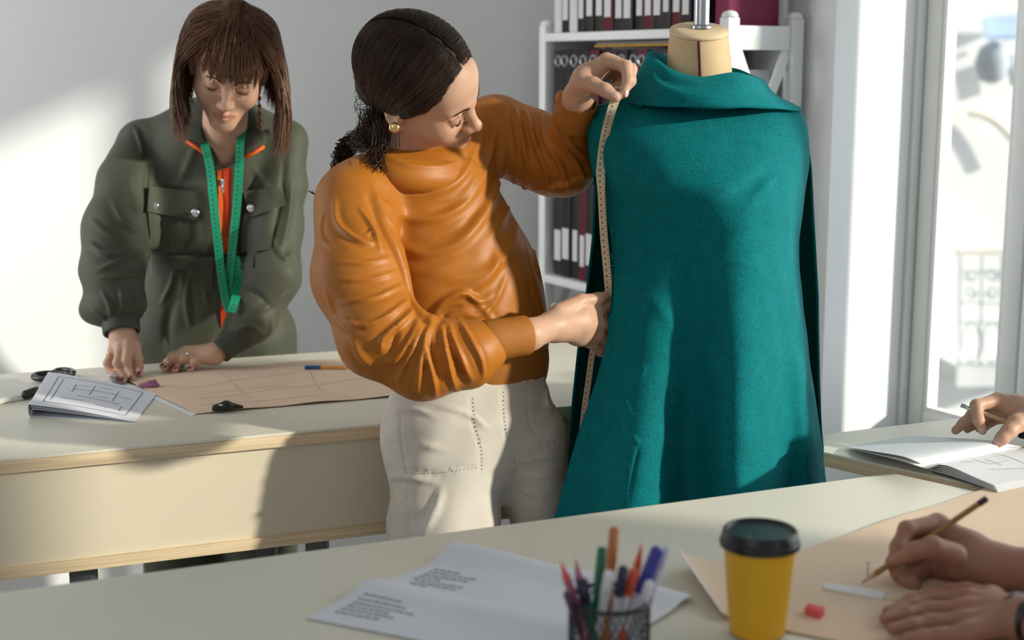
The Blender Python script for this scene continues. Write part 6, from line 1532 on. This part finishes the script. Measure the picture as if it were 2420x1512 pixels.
# ------------------------------------------------------------------ two more people at the right edge of the picture
def seated(root, sh, hd, rr, cloth, cm):
    pass
def build_B():
    root = thing('person', 'person with bare forearms and a black wristband writing on the peach paper', 'person', (1.12, 1.20, 0))
    z_ = lambda x, y, r: onz(x, y, T0 + .002 + r)
    def yz(x, y, r): return (x, y, z_(x, y, r)[1])
    s = Sdf()
    W = (2352, 1338, 1.650)
    pal = [((2700, 1370, 1.590), W, 30, 25), (W, (2290, 1300, 1.665), 25, 22), (W, (2265, 1335, 1.645), 22, 17), ((2290, 1295, 1.670), (2215, 1238, 1.705), 19, 13), ((2295, 1310, 1.670), (2190, 1262, 1.710), 19, 13), ((2290, 1330, 1.665), (2185, 1300, 1.705), 19, 13), ((2290, 1345, 1.665), (2195, 1340, 1.695), 18, 12)]
    fg = [([(2215, 1236, 1.702), (2143, 1250, 1.675), (2122, 1292, 1.658), (2112, 1322, 1.652)], [12, 10, 9, 7.2]),
          ([(2255, 1312, 1.620), (2205, 1292, 1.612), (2160, 1302, 1.622), (2120, 1322, 1.640)], [15, 12, 10.5, 8.2]),
          ([(2192, 1262, 1.710), (2128, 1288, 1.692), (2112, 1330, 1.675), (2116, 1346, 1.668)], [12, 10, 9, 7.4]),
          ([(2186, 1300, 1.705), (2140, 1330, 1.690), (2126, 1356, 1.667), (2140, 1368, 1.658)], [12, 10, 9, 7.6]),
          ([(2195, 1338, 1.685), (2160, 1358, 1.668), (2150, 1374, 1.652), (2164, 1381, 1.647)], [11, 9, 8.4, 7])]
    for a, b, c, d in pal: s.cap(J(a), J(b), c / 1000, d / 1000, .014)
    for P, r in fg: s.chain([J(p) for p in P], [x / 1000 for x in r], .006)
    V1, Q1 = s.mesh(.0018, 2)
    s = Sdf(); f = lambda x, y, r: onz(x, y, T0 + .0055 + r / 1000)
    w0 = f(2420, 1462, 22)
    for P, r in (([f(2290, 1418, 11), f(2200, 1412, 9.5), f(2150, 1424, 8.5), f(2098, 1446, 7.2)], [11, 9.6, 8.6, 7]), ([f(2280, 1440, 11), f(2190, 1440, 9.6), f(2140, 1450, 8.8), f(2092, 1462, 7.2)], [11.5, 9.8, 8.8, 7.2]), ([f(2280, 1468, 11), f(2200, 1470, 9.4), f(2155, 1478, 8.6), f(2108, 1486, 7)], [11.2, 9.6, 8.6, 7]), ([f(2285, 1496, 10), f(2220, 1500, 8.4), f(2180, 1504, 7.4), f(2140, 1508, 6.2)], [10, 8.4, 7.6, 6.2]), ([f(2345, 1415, 14), f(2285, 1398, 11), f(2240, 1398, 9.5), f(2205, 1402, 7.6)], [14, 11, 9.6, 7.6])):
        s.chain(P, [x / 1000 for x in r], .006)
    for a, b, ra, rb in ((w0, f(2290, 1418, 12), 20, 13), (w0, f(2285, 1442, 12), 21, 13), (w0, f(2285, 1470, 12), 20, 12.5), (w0, f(2290, 1494, 11), 17, 11), (w0, f(2345, 1418, 14), 18, 14), (w0, f(2620, 1540, 30), 22, 28)): s.cap(a, b, ra / 1000, rb / 1000, .012)
    V2, Q2 = s.mesh(.0018, 2)
    b = Sdf(); e1 = np.array([.86, 1.44, .93]); e2 = np.array([.84, 1.22, .93]); s1 = np.array([1.20, 1.34, 1.27]); s2 = np.array([1.16, 1.00, 1.25])
    b.cap(J((2690, 1370, 1.59)), e1, .030, .042, .02); b.cap(e1, s1, .045, .055, .03); b.cap(f(2610, 1536, 30), e2, .028, .042, .02); b.cap(e2, s2, .045, .055, .03)
    c = np.array([1.24, 1.16, 0])
    b.cap(s1 - Z3 * .02, s2 - Z3 * .02, .06, .06, .06); b.cap(c + Z3 * 1.2, c + Z3 * .85, .13, .11, .06, flat=(np.array([1.0, 0, 0]), .75)); b.cap(c + Z3 * .85, c + Z3 * .70 + np.array([.02, 0, 0]), .12, .15, .06)
    for yy in (-.1, .1): b.cap(c + Z3 * .70 + np.array([0, yy, 0]), c + np.array([0, yy, .42]), .085, .065, .05); b.cap(c + np.array([0, yy, .42]), c + np.array([.02, yy, .08]), .06, .04, .03); b.cap(c + np.array([.03, yy, .05]), c + np.array([-.13, yy, .03]), .035, .028, .02)
    hd = c + np.array([-.05, 0, 1.43]); b.cap(c + Z3 * 1.22, hd, .055, .05, .03)
    V3, Q3 = b.mesh(.009, 2)
    RB = eul(-90, 30, 0); s = head_sdf(); V4, Q4 = s.mesh(.003, 2); C4 = head_tint(V4); V4 = (RB @ V4.T).T + hd + Z3 * .05
    V, Q, C = join([(V1, Q1), (V2, Q2), (V3, Q3), (V4, Q4, C4)]); C[:, :3] *= np.array([.66, .54, .52])  # skin darkened all over, standing in for the shade on these hands
    obj('body', V, Q, M_['skin'], root, True, col=C)
    k = mat('black_jersey', (.012, .012, .013), .8, .2)
    s = Sdf(); s.cap(s1 - Z3 * .02, s2 - Z3 * .02, .07, .07, .06); s.cap(c + Z3 * 1.2, c + Z3 * .85, .143, .125, .06, flat=(np.array([1.0, 0, 0]), .78)); s.cap(c + Z3 * .85, c + Z3 * .72, .135, .16, .06); s.cap(e1 + (s1 - e1) * .45, s1, .066, .072, .03); s.cap(e2 + (s2 - e2) * .45, s2, .066, .072, .03)
    for yy in (-.1, .1): s.cap(c + Z3 * .70 + np.array([0, yy, 0]), c + np.array([0, yy, .42]), .1, .08, .05); s.cap(c + np.array([0, yy, .42]), c + np.array([.02, yy, .10]), .075, .06, .03)
    V, Q = s.mesh(.009, 2); obj('clothes', V, Q, k, root)
    s = Sdf(); s.ell(hd + Z3 * .09 + np.array([.02, 0, 0]), (.105, .088, .095), k=.02); s.ell(hd + np.array([-.125, 0, .03]), (.09, .1, .11), k=.01, op='-'); V, Q = s.mesh(.005, 2); obj('hair', V, Q, mat('dark_hair', (.02, .012, .008), .5), root)
    # watch strap
    a_ = f(2395, 1452, 22); d = (f(2620, 1540, 30) - w0); d /= np.linalg.norm(d)
    V, Fq = tube([w0 - d * .014, w0 + d * .022], [.0262, .0268], 28, up=Z3); obj('wristband', V, Fq, M_['black'], root, True, 50, label='black wristband')
    bs = BVHTree.FromPolygons([Vector(v) for v in V1], Q1.tolist())
    tip_nail(root, bs, J((2160, 1302, 1.622)), J((2120, 1322, 1.64)), (-.1, -.6, .8), mat('brown_nail', (.36, .18, .14), .3, .5), .012)
    return root
build_B()
tp, en = onz(2036, 1378, T0 + .0035), None
P1 = at(2116, 1320, 1.700); dirp = (P1 - tp); 
L_ = at(2333, 1177, 1.668)
pencil('pencil', tp, L_, .0040, (M_['ochre'], M_['wood'], M_['lead'], M_['pdark']), 'ochre pencil with a dark end held by the writing hand', tipl=.020)
def build_A():
    root = thing('person', 'person at the right edge holding a pencil over the open sketchbook', 'person', (1.13, 2.40, 0))
    s = Sdf(); o = onz(2300, 1030, TZ + .03)[1]
    y = lambda dx: 2.27 + dx
    W = (2450, 985, y(-.02))
    for a, b, ra, rb in (((2560, 1000, 2.24), W, 30, 27), (W, (2400, 965, y(.0)), 26, 20), ((2410, 960, y(.01)), (2357, 947, y(.01)), 19, 13), ((2410, 968, y(.02)), (2345, 958, y(.035)), 18, 12.5), ((2412, 978, y(.03)), (2352, 972, y(.055)), 17, 12), ((2420, 985, y(.035)), (2368, 985, y(.07)), 15, 11), (W, (2402, 1000, y(-.04)), 22, 15)): s.cap(J(a), J(b), ra / 1000, rb / 1000, .013)
    for P, r in (([(2357, 945, y(.01)), (2308, 958, y(-.01)), (2312, 992, y(-.025)), (2322, 1017, y(-.03))], [12, 10, 9, 7.2]),
                 ([(2402, 1002, y(-.045)), (2385, 1018, y(-.055)), (2370, 1034, y(-.06)), (2358, 1046, y(-.06))], [15, 12, 10.5, 8.6]),
                 ([(2345, 957, y(.035)), (2302, 976, y(.03)), (2278, 1000, y(.02)), (2258, 1017, y(.012))], [12, 10, 8.8, 7]),
                 ([(2352, 970, y(.055)), (2318, 985, y(.06)), (2300, 1003, y(.055)), (2286, 1014, y(.05))], [11.5, 9.4, 8.4, 6.8]),
                 ([(2368, 984, y(.07)), (2340, 996, y(.075)), (2325, 1008, y(.07)), (2314, 1014, y(.065))], [10.5, 8.6, 7.6, 6.2])):
        s.chain([J(p) for p in P], [x / 1000 for x in r], .006)
    V1, Q1 = s.mesh(.0018, 2)
    b = Sdf(); c = np.array([1.13, 2.40, -.14]); e1 = np.array([1.00, 2.24, .93]); s1 = np.array([1.12, 2.25, 1.10]); s2 = np.array([1.11, 2.54, 1.10]); e2 = np.array([1.06, 2.62, .90]); h2_ = np.array([.97, 2.52, .92])
    b.cap(J((2560, 1000, 2.24)), e1, .030, .042, .02); b.cap(e1, s1, .047, .058, .03); b.cap(s2, e2, .058, .047, .03); b.cap(e2, h2_, .045, .03, .02)
    b.cap(s1, s2, .055, .055, .06); b.cap(c + Z3 * 1.2, c + Z3 * .85, .105, .10, .06); b.cap(c + Z3 * .85, c + Z3 * .60, .11, .125, .06); b.cap(c + Z3 * 1.25, c + np.array([-.04, 0, 1.38]), .055, .05, .03)
    for yy in (-.1, .1): b.cap(c + np.array([0, yy, .60]), np.array([c[0] - .02, c[1] + yy, .08]), .085, .045, .04); b.cap(np.array([c[0] + .02, c[1] + yy, .05]), np.array([c[0] - .13, c[1] + yy, .03]), .035, .028, .02)
    V2, Q2 = b.mesh(.009, 2); s = head_sdf(); V3, Q3 = s.mesh(.003, 2); C3 = head_tint(V3); hd = c + np.array([-.05, 0, 1.42]); V3 = (eul(-85, 25, 0) @ V3.T).T + hd
    V, Q, C = join([(V1, Q1), (V2, Q2), (V3, Q3, C3)]); obj('body', V, Q, M_['skin'], root, True, col=C)
    ba = BVHTree.FromPolygons([Vector(v) for v in V1], Q1.tolist())
    tip_nail(root, ba, J((2370, 1034, y(-.06))), J((2358, 1046, y(-.06))), (-.5, -.75, .5), M_['nailpink'], .0115)
    tip_nail(root, ba, J((2312, 992, y(-.025))), J((2322, 1017, y(-.03))), (-.55, -.8, 0), M_['nailpink'], .0095)
    s = Sdf(); s.cap(s1, s2, .064, .064, .06); s.cap(c + Z3 * 1.2, c + Z3 * .85, .115, .112, .06); s.cap(c + Z3 * .85, c + Z3 * .60, .12, .135, .06); s.cap(e1 + (s1 - e1) * .3, s1, .066, .074, .03); s.cap(s2, e2, .074, .06, .03)
    for yy in (-.1, .1): s.cap(c + np.array([0, yy, .60]), np.array([c[0] - .02, c[1] + yy, .10]), .1, .06, .04)
    V, Q = s.mesh(.009, 2); obj('clothes', V, Q, mat('grey_jersey', (.20, .20, .21), .8, .2), root)
    s = Sdf(); s.ell(hd + Z3 * .04 + np.array([.02, 0, 0]), (.105, .09, .095), k=.02); s.ell(hd + np.array([-.125, 0, -.02]), (.09, .1, .11), k=.01, op='-'); V, Q = s.mesh(.005, 2); obj('hair', V, Q, mat('brown_hair', (.05, .03, .018), .5), root)
build_A()
pa, pb = at(2271, 957, 2.275), at(2470, 1030, 2.235)
dpp = (pb - pa) / np.linalg.norm(pb - pa)
root = thing('pencil', 'pale wooden pencil with a silver ferrule held over the sketchbook', 'pencil', (pa + pb) / 2)
V, Fq = tube([pa, pa + dpp * .008], .0036, 12); obj('eraser_tip', V, Fq, mat('grey_rubber', (.45, .45, .46), .7), root, True, 50)
V, Fq = tube([pa + dpp * .0078, pa + dpp * .022], .0039, 12); obj('ferrule', V, Fq, M_['silver'], root, True, 50)
V, Fq = tube([pa + dpp * .0215, pb - dpp * .018], .0037, 6); obj('barrel', V, Fq, M_['wood'], root, False)
V, Fq = tube([pb - dpp * .018, pb], [.0036, .0004], 10); obj('sharpened_cone', V, Fq, M_['wood'], root, True, 50)
